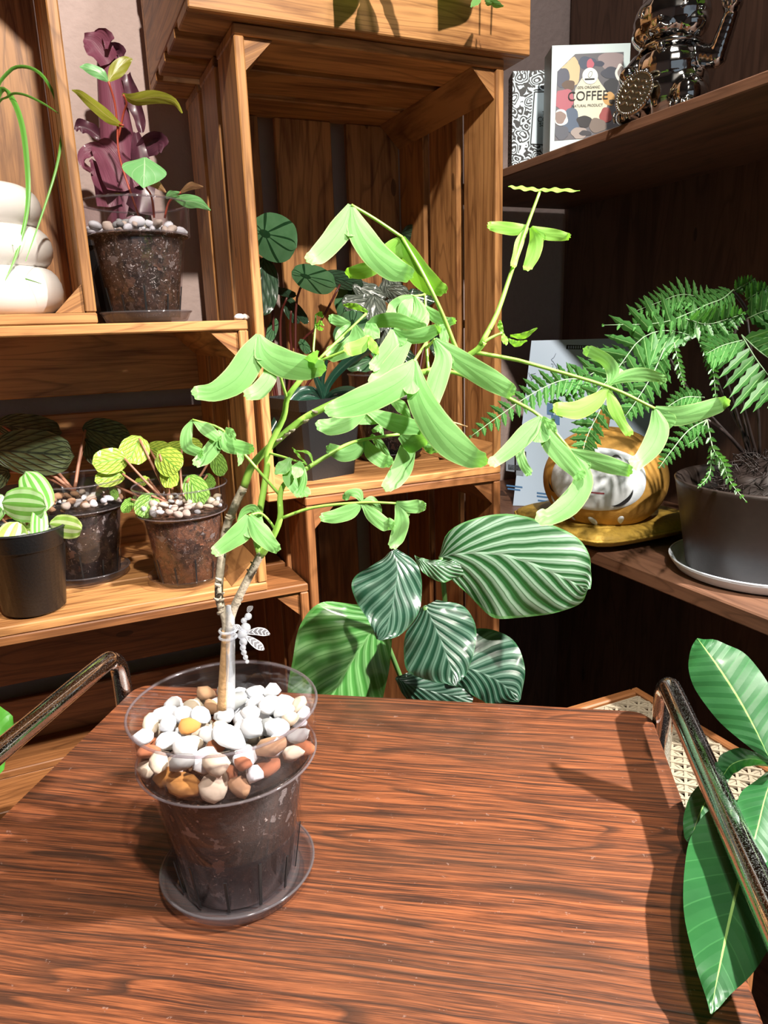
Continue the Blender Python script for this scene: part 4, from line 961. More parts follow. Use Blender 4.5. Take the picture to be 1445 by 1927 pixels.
# ---------------------------------------------------------------- ribbed vase with grass in the upper left crate
VB = AT+.0005+TH
vc = np.array([-.054, 1.10, VB])
pr = [(.001, 0), (.050, 0)]
for i, (zc, R, hh) in enumerate(((.030, .084, .030), (.083, .078, .0265), (.1315, .071, .0265))):
    for a in np.linspace(-78, 78, 9): pr.append((R-.024+.024*math.cos(math.radians(a)), zc+hh*math.sin(math.radians(a))*1.02))
pr += [(.040, .157), (.036, .150), (.036, .06), (.001, .058)]
b = MB(); b.lathe(vc, pr, 56); vo_ = b.build('ribbed_vase', M['white_glaze']); tag(vo_, 'glossy white vase of three stacked rings in the upper left crate', 'vase')
M['grass'] = leafmat('grass_blade', lambda t, u, v: (t.mix(t.math('ABSOLUTE', v), (.10, .36, .04), (.22, .55, .10)), None), .35, .2, (.3, .8, .05), 0, .1)
GP = empty('grass_plant', tuple(vc+np.array([0, 0, .06])), 'arching thin green grass blades growing from the white ribbed vase', 'plant')
Dv = depth(vc)
for L in ([(-20, 430, 4), (-15, 250, 4.5), (0, 172, 5), (22, 185, 5), (42, 240, 5), (52, 330, 4.5), (50, 400, 3.5), (32, 475, 2.5), (10, 527, .6)], [(-15, 430, 3), (-12, 200, 3), (15, 137, 3), (48, 126, 3), (82, 145, 3), (110, 200, 2.6), (116, 250, 2.4), (105, 320, 2.2), (75, 415, 1.6), (48, 492, .5)], [(-10, 430, 2), (-8, 220, 2), (15, 182, 2.2), (40, 177, 2.2), (78, 193, 2), (114, 216, .5)], [(-12, 430, 3), (-40, 300, 3), (-70, 330, 3), (-80, 420, 1)], [(-8, 440, 2), (0, 438, 2), (12, 448, 1.6), (25, 463, .5)], [(-14, 430, 2), (-10, 500, 2), (10, 515, 2), (45, 524, 1.6), (78, 534, .5)]):
    n_ = len(L); dl = list(np.linspace(Dv, Dv-.075, n_)); b = MB(); lobe_px(b, L, dl, .2, .3, 0, 36, 2); b.build('blade', M['grass'], GP)
b = MB(); b.lathe((vc[0], vc[1], vc[2]+.0585), [(.034, 0), (.034, .05), (.001, .055)], 24); b.build('soil', M['soil'], GP)

# ---------------------------------------------------------------- inside the tall middle crate
MZ = .900+TH
def radial(base, dk, pale):
    def fn(t, u, v):
        x = t.math('MULTIPLY_ADD', u, 2.0, -.75); ang = t.math('ARCTAN2', v, x); q = t.math('FRACT', t.math('MULTIPLY', ang, 1.43)); r = t.math('SQRT', t.math('ADD', t.math('MULTIPLY', x, x), t.math('MULTIPLY', v, v)))
        vein = t.math('LESS_THAN', t.math('ABSOLUTE', t.math('SUBTRACT', q, .5)), t.math('SUBTRACT', .17, t.math('MULTIPLY', r, .11)))
        nz = t.noise(t.n('TexCoord').outputs['Object'], 60, 3)
        c = t.mix(t.math('MAXIMUM', vein, t.math('LESS_THAN', r, .17)), t.mix(nz, base, pale), dk); return c, t.math('SUBTRACT', 1.0, vein)
    return fn
M['rad_leaf'] = leafmat('dark_radial_leaf', radial((.05, .16, .06), (.012, .05, .018), (.12, .26, .13)), .25, .1, (.1, .4, .05), .4, .4)
M['dark_leaf'] = leafmat('blackish_green_leaf', crinkle((.045, .10, .055), (.010, .022, .016), 6, .8), .22, .05, None, .6, .5)
M['silver_leaf'] = leafmat('silvery_crinkled_leaf', crinkle((.20, .24, .20), (.025, .04, .032), 5, .9), .25, .05, None, .8, .5)
M['strap_leaf'] = leafmat('dark_strap_leaf', lambda t, u, v: (t.mix(t.math('LESS_THAN', t.math('ABSOLUTE', v), .07), (.012, .05, .03), (.03, .10, .06)), None), .22, .03, None, 0, .6)
M['maroon'] = plain('maroon_stem', (.10, .018, .014), .4)
c6 = np.array([.345, 1.245, MZ])
P6 = empty('potted_radial_leaf_plant', tuple(c6), 'plant with round dark-veined leaves on maroon stems at the back left of the tall crate', 'potted plant')
black_pot(P6, c6, .036, .046, .10)
D6 = depth(c6)
for (cx, cy, rx, ry, a, dd, m) in ((514, 447, 42, 48, 1.15, -.10, 'rad_leaf'), (493, 540, 30, 56, -.05, -.06, 'dark_leaf'), (590, 525, 24, 44, 1.25, -.09, 'rad_leaf'), (645, 527, 16, 40, 1.35, -.03, 'dark_leaf'), (548, 582, 14, 30, .5, .0, 'dark_leaf'), (535, 550, 7, 24, 1.3, -.02, 'dark_leaf'), (565, 590, 8, 24, .6, -.01, 'dark_leaf'), (512, 622, 9, 24, -.3, -.03, 'rad_leaf'), (573, 652, 8, 16, .6, -.04, 'rad_leaf'), (478, 600, 10, 30, .2, .0, 'rad_leaf')):
    b = MB(); round_leaf(b, cx, cy, rx, ry, a, D6+dd, .14, .0015, 14, 6, .1, -.01); b.build('leaf', M[m], P6)
for path in ([(540, 800), (555, 700), (559, 560), (590, 520)], [(530, 800), (516, 700), (514, 580), (512, 460)], [(535, 800), (530, 700), (528, 600), (540, 560)], [(545, 800), (560, 660), (600, 610), (640, 535)], [(550, 800), (580, 720), (640, 660), (660, 640)], [(532, 800), (548, 690), (546, 620), (548, 585)], [(525, 800), (510, 700), (498, 620), (493, 560)]):
    b = MB(); tube_px(b, path, (D6, D6-.05), [.0028, .0026, .0022, .0018], 8, 4); b.build('petiole', M['maroon'], P6)

c7 = np.array([.376, 1.106, MZ])
P7 = empty('potted_strap_leaf_plant', tuple(c7), 'dark strap-leaved plant in a black pot at the front of the tall crate', 'potted plant')
square_pot(P7, c7, .126, .046, .056, .25)
D7 = depth(c7)
for L in ([(610, 752, 4), (620, 720, 7), (650, 685, 9), (685, 662, 10), (715, 650, 3)], [(606, 752, 4), (590, 735, 7), (560, 738, 8), (530, 775, 8), (505, 820, 6), (490, 855, 1)], [(612, 752, 4), (630, 738, 6), (660, 734, 7), (690, 746, 1)], [(608, 752, 3), (602, 730, 6), (592, 705, 4), (585, 690, 1)], [(606, 755, 3), (580, 748, 6), (555, 756, 5), (535, 775, 1)], [(612, 752, 3), (606, 720, 5), (612, 690, 4), (618, 660, 1)], [(612, 756, 3), (635, 752, 6), (655, 760, 5), (668, 775, 1)]):
    b = MB(); lobe_px(b, L, (D7, D7-.05), .2, .3, 0, 18, 3); b.build('leaf', M['strap_leaf'], P7)
pebbles(c7, .046, c7[2]+.112, 22, .0045, .007, [('white', .5), ('beige', .3), ('tan', .2)], 'in the black pot of the strap-leaved plant', 'pebbles in the strap-leaved pot', 1, 0, 14)

c8 = gpot_on(.538, 1.175, MZ, .95, M['black_plastic'], 'black saucer at the back right of the tall crate')
P8 = empty('potted_crinkled_dark_plant', tuple(c8), 'plant with glossy dark crinkled leaves in a clear pot inside the tall crate', 'potted plant')
clear_pot(P8, c8, .95, M['soil'], .112, 10, .5)
pebbles(c8, .063, c8[2]+.107, 22, .006, .009, [('white', .4), ('grey', .3), ('tan', .3)], 'under the glossy dark crinkled leaves in the tall crate', 'pebbles under the crinkled dark plant', 1, .004, 15)
D8 = depth(c8)
for (cx, cy, rx, ry, a, dd, m) in ((785, 452, 24, 34, 1.2, .05, 'dark_leaf'), (735, 462, 10, 26, -1.2, .06, 'dark_leaf'), (812, 510, 18, 34, 1.2, .03, 'dark_leaf'), (835, 513, 12, 26, 1.6, .01, 'dark_leaf'), (655, 565, 26, 44, -.2, -.02, 'rad_leaf'), (695, 548, 16, 34, 1.2, -.05, 'silver_leaf'), (735, 545, 22, 30, .3, -.04, 'silver_leaf'), (680, 572, 18, 38, 1.4, -.06, 'silver_leaf'), (755, 560, 18, 34, 1.0, -.05, 'silver_leaf'), (710, 590, 22, 36, .2, -.07, 'silver_leaf'), (660, 630, 34, 48, -.1, -.07, 'rad_leaf'), (740, 605, 24, 30, -.5, -.06, 'dark_leaf'), (790, 560, 14, 30, 1.3, .0, 'dark_leaf'), (690, 680, 16, 40, -1.2, -.05, 'rad_leaf'), (760, 690, 24, 46, .3, -.04, 'dark_leaf'), (860, 608, 10, 36, 1.5, -.04, 'dark_leaf'), (725, 650, 20, 40, .1, -.06, 'silver_leaf'), (830, 660, 16, 34, .4, .0, 'dark_leaf')):
    b = MB(); round_leaf(b, cx, cy, rx, ry, a, D8+dd, .2, .005, 14, 6, .35*rs.choice((-1, 1)), .0, wn=3, point=.35); b.build('leaf', M[m], P8)
for x, y, dd in ((785, 455, .05), (810, 515, .03), (735, 550, -.04), (690, 560, -.05), (665, 630, -.07), (735, 600, -.06), (760, 670, -.04), (850, 615, -.03)):
    b = MB(); tube_px(b, [(765, 815), ((765+x)/2+10, (790+y)/2), (x, y)], [D8, D8+dd*.5, D8+dd+.004], [.003, .0026, .002], 7, 4); b.build('petiole', M['maroon'], P8)

# ---------------------------------------------------------------- trailing plant in the top crate
TPl = empty('trailing_plant', (.5, 1.06, 1.53), 'trailing plant in the top crate with a few green leaves over its front board', 'plant')
for path, d_ in (([(900, -290), (900, -372), (902, -385), (905, -340), (910, -120), (916, 0)], .985), ([(940, -290), (940, -372), (938, -385), (938, -340), (936, -120), (938, -2)], .99), ([(700, -290), (700, -395), (698, -410), (690, -360), (690, -200), (690, -75)], .925)):
    b = MB(); tube_px(b, path, [d_+.12, d_+.05, d_+.01, d_-.02, d_-.02, d_-.025], [.002, .002, .002, .002, .0018, .0012], 7, 4); b.build('stem', M['stem_green'], TPl)
for L in ([(905, -12, 2), (896, 2, 7), (886, 13, 1)], [(918, -2, 2), (930, 6, 7), (947, 12, 1)], [(912, -5, 2), (917, 4, 5), (925, 8, 1)], [(690, -70, 3), (700, -40, 26), (690, -12, 1)], [(690, -110, 3), (660, -70, 24), (640, -25, 1)], [(700, -110, 3), (740, -70, 34), (790, -30, 1)], [(906, -100, 3), (870, -70, 34), (840, -26, 1)]):
    dl = .92+(L[0][0]-690)*.00023; b = MB(); lobe_px(b, L, (dl-.02, dl-.045), .4, .2, .001, 12, 4); b.build('leaf', M['leaf_main'], TPl)
black_pot(TPl, np.array([.5, 1.15, 1.529]), .06, .075, .24)

# ---------------------------------------------------------------- lower right shelf: cushion, plush, poster, fern
SZ = .790
M['mustard'] = plain('mustard_velvet', (.40, .25, .035), .7, bump=.8, bs=160, var=.35)
M['gold_plush'] = plain('golden_plush', (.52, .27, .05), .75, bump=.35, bs=140, var=.15)
M['white_plush'] = plain('white_plush', (.66, .70, .74), .8, bump=.2, bs=200)
M['ink'] = plain('black_print', (.012, .012, .014), .6)
M['redline'] = plain('red_print', (.22, .03, .04), .6)
cc = np.array([.838, .945, SZ+.001])
b = MB(); V = []; uvl = []; nu, nv = 40, 8
for j in range(nv+1):
    ph = -math.pi/2+math.pi*j/nv
    for i in range(nu):
        th = 2*math.pi*i/nu; c_, s_ = math.cos(th), math.sin(th); k = 1/(abs(c_)**5+abs(s_)**5)**.2
        R_ = .125*k*max(.02, math.cos(ph))**.45; z_ = .020+.020*math.sin(ph)
        if ph > 0: z_ -= .014*math.exp(-(R_/.08)**2)
        V.append((cc[0]+R_*c_, cc[1]+R_*s_, cc[2]+z_)); uvl.append((i/nu, j/nv))
Fc = [(j*nu+i, j*nu+(i+1) % nu, (j+1)*nu+(i+1) % nu, (j+1)*nu+i) for j in range(nv) for i in range(nu)]
b.add(V, Fc, uvl)
CU = empty('cushion', tuple(cc), 'mustard yellow velvet cushion under the round plush', 'cushion')
b.build('cushion_body', M['mustard'], CU)
b = MB(); pts = []
for i in range(41):
    th = 2*math.pi*i/40; c_, s_ = math.cos(th), math.sin(th); k = 1/(abs(c_)**5+abs(s_)**5)**.2
    pts.append((cc[0]+.1255*k*c_, cc[1]+.1255*k*s_, cc[2]+.020))
b.tube(pts, .0022, 6, False, 1); b.build('piping', M['mustard'], CU)

d0 = ray(1138, 900); dc = CAM+d0*(.812/d0[0]); dr = np.array([.100, .100, .085])
DA = empty('round_plush', (dc[0], dc[1], dc[2]-.084), 'round golden plush with a white smiling sleepy face on the cushion', 'plush toy')
b = MB(); b.ellipsoid(dc, dr, None, 64, 40); b.build('body', M['gold_plush'], DA)
vf = nrm(np.array([CAM[0]-dc[0], CAM[1]-dc[1], 0])); vr = np.array([-vf[1], vf[0], 0]); vr = vr if vr@_R > 0 else -vr
fd = nrm(vf*.97-vr*.16+np.array([0, 0, .14])); fr = nrm(np.cross(np.array([0, 0, 1.]), fd)); fr = fr if fr@_R > 0 else -fr; fu = np.cross(fd, fr); fu = fu if fu[2] > 0 else -fu
def onbody(a, b_, off):
    d = nrm(fd+fr*a+fu*b_); t = 1/np.sqrt(((d/dr)**2).sum()); return dc+d*(t*(1.02 if False else 1.0)+off)
def patch(poly, m, off, name, grid=6):
    P = np.array(poly, float); c = P.mean(0); n = len(P); V = [onbody(c[0], c[1], off)]; Fc = []
    for r in range(1, grid+1):
        for p in P: q = c+(p-c)*r/grid; V.append(onbody(q[0], q[1], off if r < grid else off*.2))
    for i in range(n): Fc.append((0, 1+i, 1+(i+1) % n))
    for r in range(grid-1):
        for i in range(n): a = 1+r*n+i; a2 = 1+r*n+(i+1) % n; Fc.append((a, a+n, a2+n, a2))
    MB().add(V, Fc).build(name, m, DA)
face = []
for i in range(48):
    th = 2*math.pi*i/48; c_, s_ = math.cos(th), math.sin(th); k = 1/(abs(c_)**2.6+abs(s_)**2.6)**(1/2.6); face.append((1.05*k*c_, .08+.60*k*s_*(1.0 if s_ < 0 else 1.0)))
patch(face, M['white_plush'], .0025, 'face', 10)
def arc(cx, cy, w, h, th, bend=1):
    up = [(cx+w*t, cy+bend*h*(1-t*t)+th*(1-t*t)) for t in np.linspace(-1, 1, 11)]; dn = [(cx+w*t, cy+bend*h*(1-t*t)-th*(1-t*t)*.2) for t in np.linspace(1, -1, 11)]
    return up+dn
def crescent(cx, cy, r, a0, a1, th):
    o = [(cx+r*math.cos(a), cy+r*math.sin(a)) for a in np.linspace(a0, a1, 12)]; i_ = [(cx+(r-th*math.sin(math.pi*q/11))*math.cos(a), cy+(r-th*math.sin(math.pi*q/11))*math.sin(a)) for q, a in enumerate(np.linspace(a0, a1, 12))]
    return o+i_[::-1]
def thin(poly, m, name):
    n = len(poly)//2; V = [onbody(a, c, .0042) for a, c in poly]; Fc = [(i, i+1, 2*n-2-i, 2*n-1-i) for i in range(n-1)]; MB().add(V, Fc).build(name, m, DA)
for poly, nm in ((arc(.34, .40, .11, .07, .035), 'eyebrow'), (arc(-.62, .44, .13, .07, .035), 'eyebrow'), (arc(.22, .22, .16, .10, .045), 'eye'), (arc(-.55, .22, .14, .10, .045), 'eye')): thin(poly, M['ink'], nm)
thin(crescent(.40, -.15, .26, -2.0, .25, .09), M['ink'], 'whisker'); thin(crescent(-.86, -.06, .22, 3.0, 5.0, .08), M['ink'], 'whisker')
thin([(-.16, -.14), (.0, -.15), (.17, -.155), (.17, -.18), (.0, -.172), (-.16, -.16)], M['redline'], 'mouth')
for cx, cy in ((-.02, -.98), (.62, -.98), (-.62, -.92), (-1.1, -.7)):
    patch([(cx+.11*math.sin(t)*math.sin(t/2)+.06*(math.cos(t)), cy-.24*math.cos(t)) for t in np.linspace(0, 2*math.pi, 20, endpoint=False)], M['white_plush'], .002, 'teardrop_patch', 4)
b = MB(); b.tube([dc+np.array([-.004, .01, .082]), dc+np.array([0, .012, .098]), dc+np.array([.012, .01, .108])], [.012, .013, .008], 12, True, 4); b.build('topknot', M['gold_plush'], DA)

# poster
M['paper'] = plain('glossy_paper', (.50, .63, .80), .3)
dirp = nrm(np.array([.80, -.60, 0])); BLp = np.array([.80, 1.165, SZ+.0008]); npl = nrm(np.array([-.60, -.80, .22]))
def onpl(x, y, p0, n, off=0.): d = ray(x, y); return CAM+d*(((p0-CAM)@n)/(d@n))+n*off
TLp = onpl(1000, 641, BLp, npl); hp = TLp-BLp
PS = empty('poster_card', tuple(BLp), 'glossy white printed card leaning behind the plush', 'card')
wp = .24; V = [BLp, BLp+dirp*wp, BLp+dirp*wp+hp, TLp]
MB().prism(V, -npl*.0012).build('card', M['paper'], PS, False)
M['print_blue'] = plain('blue_print', (.06, .17, .36), .4); M['print_grey'] = plain('grey_print', (.22, .26, .32), .4)
def flat(pts, m, name, p0, n, par, off): MB().add([onpl(x, y, p0, n, off) for x, y in pts], [tuple(range(len(pts)))]).build(name, m, par, False)
flat([(1066, 649), (1112, 650), (1111, 658), (1065, 657)], M['ink'], 'heading', BLp, npl, PS, .0004)
for i in range(9): flat([(1069+i*4.4, 651), (1071.5+i*4.4, 651), (1071.3+i*4.4, 656), (1068.8+i*4.4, 656)], M['paper'], 'heading_letter', BLp, npl, PS, .0008)
ln = MB()
for k in range(7):
    x, y = 1038+rs.uniform(-8, 22), 710+rs.uniform(-30, 30); P_ = [onpl(x, y, BLp, npl, .0007)]
    for q in range(6): x += rs.uniform(-6, 7); y -= rs.uniform(-3, 9); P_.append(onpl(x, y, BLp, npl, .0007))
    ln.tube(P_, .0005, 4, True, 2)
for k in range(4):
    x, y = 985+rs.uniform(-6, 20), 730+rs.uniform(-15, 15); P_ = [onpl(x, y, BLp, npl, .0007)]
    for q in range(6): x += rs.uniform(-6, 6); y -= rs.uniform(-4, 9); P_.append(onpl(x, y, BLp, npl, .0007))
    ln.tube(P_, .0006, 4, True, 2)
ln.build('ink_drawing', M['print_grey'], PS)
for (x, y, a, c_, m) in ((960, 868, 8, 20, 'print_grey'), (978, 872, 7, 24, 'print_grey'), (985, 862, 5, 14, 'ink'), (968, 880, 12, 6, 'ink'), (1035, 770, 6, 12, 'print_blue'), (1045, 790, 8, 10, 'print_blue')):
    flat([(x-a, y-c_), (x+a, y-c_+2), (x+a, y+c_), (x-a, y+c_-2)], M[m], 'printed_picture', BLp, npl, PS, .0006)
for (x, y, L) in ((953, 912, 30), (955, 918, 24), (1010, 926, 22), (1010, 932, 22), (1012, 940, 18)):
    flat([(x, y), (x+L, y+L*.12), (x+L, y+3+L*.12), (x, y+3)], M['print_blue'], 'text_line', BLp, npl, PS, .0006)

# fern
def fernm(t, u, v):
    av = t.math('ABSOLUTE', v); c = t.mix(t.noise(t.n('TexCoord').outputs['Object'], 45, 3), (.022, .105, .02), (.08, .24, .055)); c = t.mix(t.math('LESS_THAN', av, .08), c, (.24, .46, .16)); return c, None
M['fern'] = leafmat('fern_green', fernm, .4, .22, (.2, .7, .05), 0, .15)
M['fern_stem'] = plain('dark_fern_stem', (.03, .02, .018), .5); M['fern_rachis'] = plain('pale_rachis', (.20, .32, .17), .5)
M['pot_dark'] = plain('dark_brown_ceramic', (.030, .021, .018), .42, bump=.15, bs=90, var=.3)
M['white_plastic'] = plain('white_plastic', (.62, .68, .76), .35)
fc = np.array([.878, .668, SZ+.0005])
so_ = empty('saucer', tuple(fc), 'white saucer under the dark fern pot on the lower shelf', 'saucer')
MB().lathe(fc, [(.001, 0), (.105, 0), (.112, .003), (.120, .014), (.122, .018), (.119, .018), (.110, .006), (.104, .003), (.001, .003)], 64).build('dish', M['white_plastic'], so_)
MB().lathe(fc, [(.1205+.0015*math.cos(a), .018+.0015*math.sin(a)) for a in np.linspace(0, 6.283, 8, endpoint=False)], 64, True).build('rim', M['white_plastic'], so_)
FP = empty('potted_fern', (fc[0], fc[1], fc[2]+.0032), 'lush green fern in a dark brown ceramic pot on the lower right shelf', 'potted plant')
pc = np.array([fc[0], fc[1], fc[2]+.0035])
MB().lathe(pc, [(.001, 0), (.094, 0), (.098, .004), (.119, .122), (.121, .128), (.118, .130), (.113, .127), (.110, .12), (.092, .008), (.001, .008)], 64).build('pot', M['pot_dark'], FP)
MB().lathe(pc, [(.108, .095), (.07, .10), (.001, .102)], 40).build('soil', M['soil'], FP)
def rootm():
    b = MB(); r2 = random.Random(9)
    b.ellipsoid(pc+np.array([.0, .0, .108]), [.062, .062, .045], None, 24, 14, lambda p: p*(1+.12*math.sin(9*p[0]+3)*math.cos(8*p[1])+.08*math.sin(17*p[2]+5*p[0])))
    for k in range(240):
        a = r2.random()*6.28; e = r2.random()*1.5; d = np.array([math.cos(a)*math.cos(e), math.sin(a)*math.cos(e), math.sin(e)]); p = pc+np.array([0, 0, .108])+d*np.array([.062, .062, .045])
        b.tube([p, p+d*.008+np.array([r2.uniform(-.012, .012) for _ in range(3)]), p+np.array([r2.uniform(-.016, .016) for _ in range(3)])], .0006, 4, True, 2)
    return b
tag(rootm().build('root_mass', M['fern_stem'], FP), kind='stuff')
D9 = depth(pc)
def frond(path, dep, L, n, wid=4.2, side=0, fwd=.45, ser=True, sag=.0, rm='fern_rachis'):
    path = np.array(path, float); A = cat_rows(np.c_[path, np.linspace(dep[0], dep[1], len(path))], n); b = MB()
    tube_px(b, [tuple(r[:2]) for r in A], list(A[:, 2]), list(np.linspace(.0010, .0004, len(A))), 5, 1); b.build('rachis', M[rm], FP)
    b = MB()
    for i in range(1, len(A)):
        t = i/(len(A)-1); T = A[min(i+1, len(A)-1), :2]-A[i-1, :2]; T = T/(np.linalg.norm(T)+1e-9); N_ = np.array([T[1], -T[0]])
        l = L*(math.sin(math.pi*min(1, .22+t*.78))**.7+.10)
        for sg in (1, -1):
            if side and sg != side: continue
            d = N_*sg+T*fwd; d = d/np.linalg.norm(d); p0 = A[i, :2]; q = rs.uniform(.85, 1.12)*l
            droop_ = np.array([0, sag*q])
            k = max(1.2, wid*(.5+.5*q/L)); m_ = 9 if ser else 5; pts = []; dd = []
            for j in range(m_):
                f = j/(m_-1); w_ = k*(1-f**2.2)*(1.0 if (j % 2 == 0 or not ser) else .62)+.4
                if j == 0: w_ = k*.4
                p = p0+d*q*f+droop_*f*f; pts.append((p[0], p[1], w_)); dd.append(A[i, 2]-.018*f*sg*(1 if i % 2 else .4)-.01*f)
            lobe_px(b, pts, dd, .25*sg, .25, 0, (m_-1)*1 if ser else 7, 2)
    b.build('frond', M['fern'], FP)
frond([(1344, 569), (1287, 554), (1239, 569), (1185, 590)], (.98, .96), 30, 15, 4.5)
frond([(1380, 545), (1359, 562), (1328, 574), (1292, 591), (1239, 608), (1135, 612)], (.98, .94), 30, 18, 4.5)
frond([(1380, 548), (1420, 525)], (.98, .96), 18, 7, 3.5)
frond([(1300, 640), (1292, 629), (1246, 622), (1203, 640), (1165, 690), (1130, 730), (1085, 775)], (.97, .90), 66, 15, 11)
frond([(1240, 640), (1180, 680), (1120, 700), (1070, 735), (1040, 790)], (.98, .95), 46, 14, 8)
frond([(1165, 700), (1130, 770), (1105, 820), (1095, 855)], (.93, .90), 36, 10, 9)
frond([(1120, 715), (1060, 715), (1000, 742), (940, 782), (885, 822)], (.96, .92), 32, 18, 7)
frond([(1323, 620), (1332, 660), (1342, 700), (1347, 755)], (.95, .93), 16, 13, 4, fwd=.9)
frond([(1330, 790), (1342, 846), (1361, 873), (1373, 906), (1404, 944)], (.94, .86), 15, 14, 4, fwd=.9)
frond([(1338, 845), (1335, 892), (1313, 918)], (.93, .88), 10, 9, 3, fwd=1.)
frond([(1402, 565), (1445, 540)], (.97, .95), 24, 8, 5)
frond([(1395, 630), (1420, 672), (1450, 712), (1480, 750)], (.95, .91), 88, 9, 11, side=-1, fwd=.2)
frond([(1395, 630), (1430, 662), (1470, 690)], (.95, .92), 60, 8, 10, side=1, fwd=.5)
frond([(1398, 640), (1360, 650), (1330, 665)], (.95, .92), 45, 8, 9, fwd=.8)
frond([(1405, 600), (1440, 585), (1480, 580)], (.96, .93), 46, 8, 9, fwd=.5)
frond([(1290, 600), (1330, 610), (1370, 600), (1400, 590)], (.94, .93), 34, 12, 6)
frond([(1268, 645), (1278, 690), (1287, 728)], (.93, .91), 12, 9, 3.5, fwd=1.)
frond([(1325, 748), (1287, 748), (1252, 768)], (.95, .93), 20, 9, 6)
frond([(1330, 790), (1295, 810), (1262, 850), (1240, 880)], (.95, .90), 22, 12, 5)
frond([(1330, 790), (1310, 825), (1290, 838)], (.94, .92), 16, 7, 4)
frond([(1250, 655), (1230, 700), (1200, 750), (1175, 785)], (.94, .91), 40, 10, 9, fwd=.7)
for path, dp in (([(1425, 860), (1408, 800), (1395, 740), (1398, 640)], .97), ([(1415, 860), (1400, 790), (1380, 640), (1405, 590), (1380, 548)], .99), ([(1410, 860), (1380, 760), (1340, 640), (1300, 630)], .98), ([(1405, 860), (1370, 820), (1330, 790)], .96), ([(1400, 850), (1300, 740), (1240, 640)], .99), ([(1430, 860), (1425, 760), (1405, 600)], .98), ([(1420, 860), (1340, 690), (1344, 569)], .99)):
    b = MB(); tube_px(b, path, (D9, dp), [.0024]*len(path), 6, 4); b.build('stalk', M['fern_stem'], FP)

# ---------------------------------------------------------------- upper right shelf: boxes, cat, pot
UZ = 1.3955
M['box_white'] = plain('white_card_box', (.66, .80, .82), .45)
BL1 = np.array([.7465, 1.000, UZ]); TRz = 1.542; TR1 = onz(1187, 82, TRz); db = nrm(np.array([TR1[0]-.752, TR1[1]-1.0, 0])); nb = np.array([db[1], -db[0], 0]); nb = nb if nb@(CAM-BL1) > 0 else -nb
def cbox(name, BL, d, n, wd, h, th, m, label):
    e = empty(name, tuple(BL+d*wd/2-n*th/2), label, 'box')
    base = [BL, BL+d*wd, BL+d*wd-n*th, BL-n*th]
    b = MB(); b.prism(base if np.cross(base[1]-base[0], base[2]-base[1])[2] > 0 else base[::-1], (0, 0, h)); b.build('carton', m, e, False); return e
W1 = float(np.linalg.norm(TR1[:2]-np.array([.752, 1.0])))+.004
B1 = cbox('coffee_box', BL1, db, nb, W1, TRz-UZ, .05, M['box_white'], 'white coffee box with a colourful printed window on the upper shelf')
PX = lambda x, y: (940+x*.19377, 60+y*.19377)
def pmat(name, c): 
    if name not in M: M[name] = plain(name, c, .5)
    return M[name]
WIN = [(560, 385), (735, 215), (1205, 195), (1200, 700), (1180, 1010), (530, 1060)]
win = np.array([PX(*p) for p in WIN])
flat([tuple(p) for p in win], pmat('print_charcoal', (.13, .13, .15)), 'printed_window', BL1, nb, B1, .00025)
def inside(p, poly):
    x, y = p; c = False; n = len(poly)
    for i in range(n):
        x1, y1 = poly[i]; x2, y2 = poly[(i+1) % n]
        if (y1 > y) != (y2 > y) and x < (x2-x1)*(y-y1)/(y2-y1)+x1: c = not c
    return c
def clip(poly):
    out = []; C0 = win.mean(0)
    for p in poly:
        q = np.array(p); k = 0
        while not inside(q, win) and k < 60: q = q+(np.array([np.mean([a[0] for a in poly]), np.mean([a[1] for a in poly])])-q)*.06; k += 1
        out.append(tuple(q))
    return out
def blob(cx, cy, rx, ry, c, off, wob=.08, nm='printed_shape', cl=True, par=None, rot=0):
    par = par or B1
    pts = []
    for i in range(26):
        a = 2*math.pi*i/26; k = 1+wob*math.sin(3*a+cx)+wob*.6*math.sin(5*a+cy); x = rx*k*math.cos(a); y = ry*k*math.sin(a); pts.append(PX(cx+x*math.cos(rot)-y*math.sin(rot), cy+x*math.sin(rot)+y*math.cos(rot)))
    flat(clip(pts) if cl else pts, pmat('print_%02d%02d%02d' % tuple(int(v*99) for v in c), c), nm, BL1, nb, par, off)
for i, (cx, cy, rx, ry, c) in enumerate(((690, 380, 95, 140, (.62, .48, .28)), (1090, 280, 130, 90, (.32, .26, .27)), (850, 300, 90, 60, (.06, .08, .13)), (960, 310, 60, 26, (.05, .06, .10)), (880, 310, 36, 46, (.50, .12, .17)), (600, 440, 80, 95, (.08, .09, .13)), (670, 520, 62, 52, (.11, .07, .05)), (620, 660, 105, 105, (.42, .12, .16)), (880, 650, 165, 235, (.70, .69, .55)), (1080, 400, 92, 58, (.06, .07, .10)), (1085, 525, 70, 74, (.035, .04, .05)), (1060, 650, 60, 66, (.58, .34, .12)), (1090, 680, 30, 24, (.06, .05, .04)), (690, 860, 84, 120, (.09, .13, .20)), (600, 980, 70, 70, (.10, .11, .14)), (820, 870, 72, 58, (.03, .03, .035)), (1030, 810, 60, 74, (.33, .08, .08)), (950, 910, 84, 70, (.20, .16, .14)), (770, 985, 76, 60, (.36, .31, .29)), (830, 985, 60, 26, (.05, .05, .06)), (590, 835, 72, 80, (.80, .82, .80)), (587, 832, 54, 62, (.27, .20, .18)), (1168, 400, 46, 84, (.78, .80, .78)), (1180, 400, 34, 62, (.26, .22, .21)))):
    blob(cx, cy, rx, ry, c, .00030+.00003*i)
blob(877, 430, 76, 80, (.80, .86, .80), .0011, 0, 'logo_disc', False)
blob(878, 415, 18, 34, (.05, .06, .06), .00115, 0, 'logo_bean', False, rot=.4); blob(878, 415, 14, 29, (.80, .86, .80), .0012, 0, 'logo_bean', False, rot=.4)
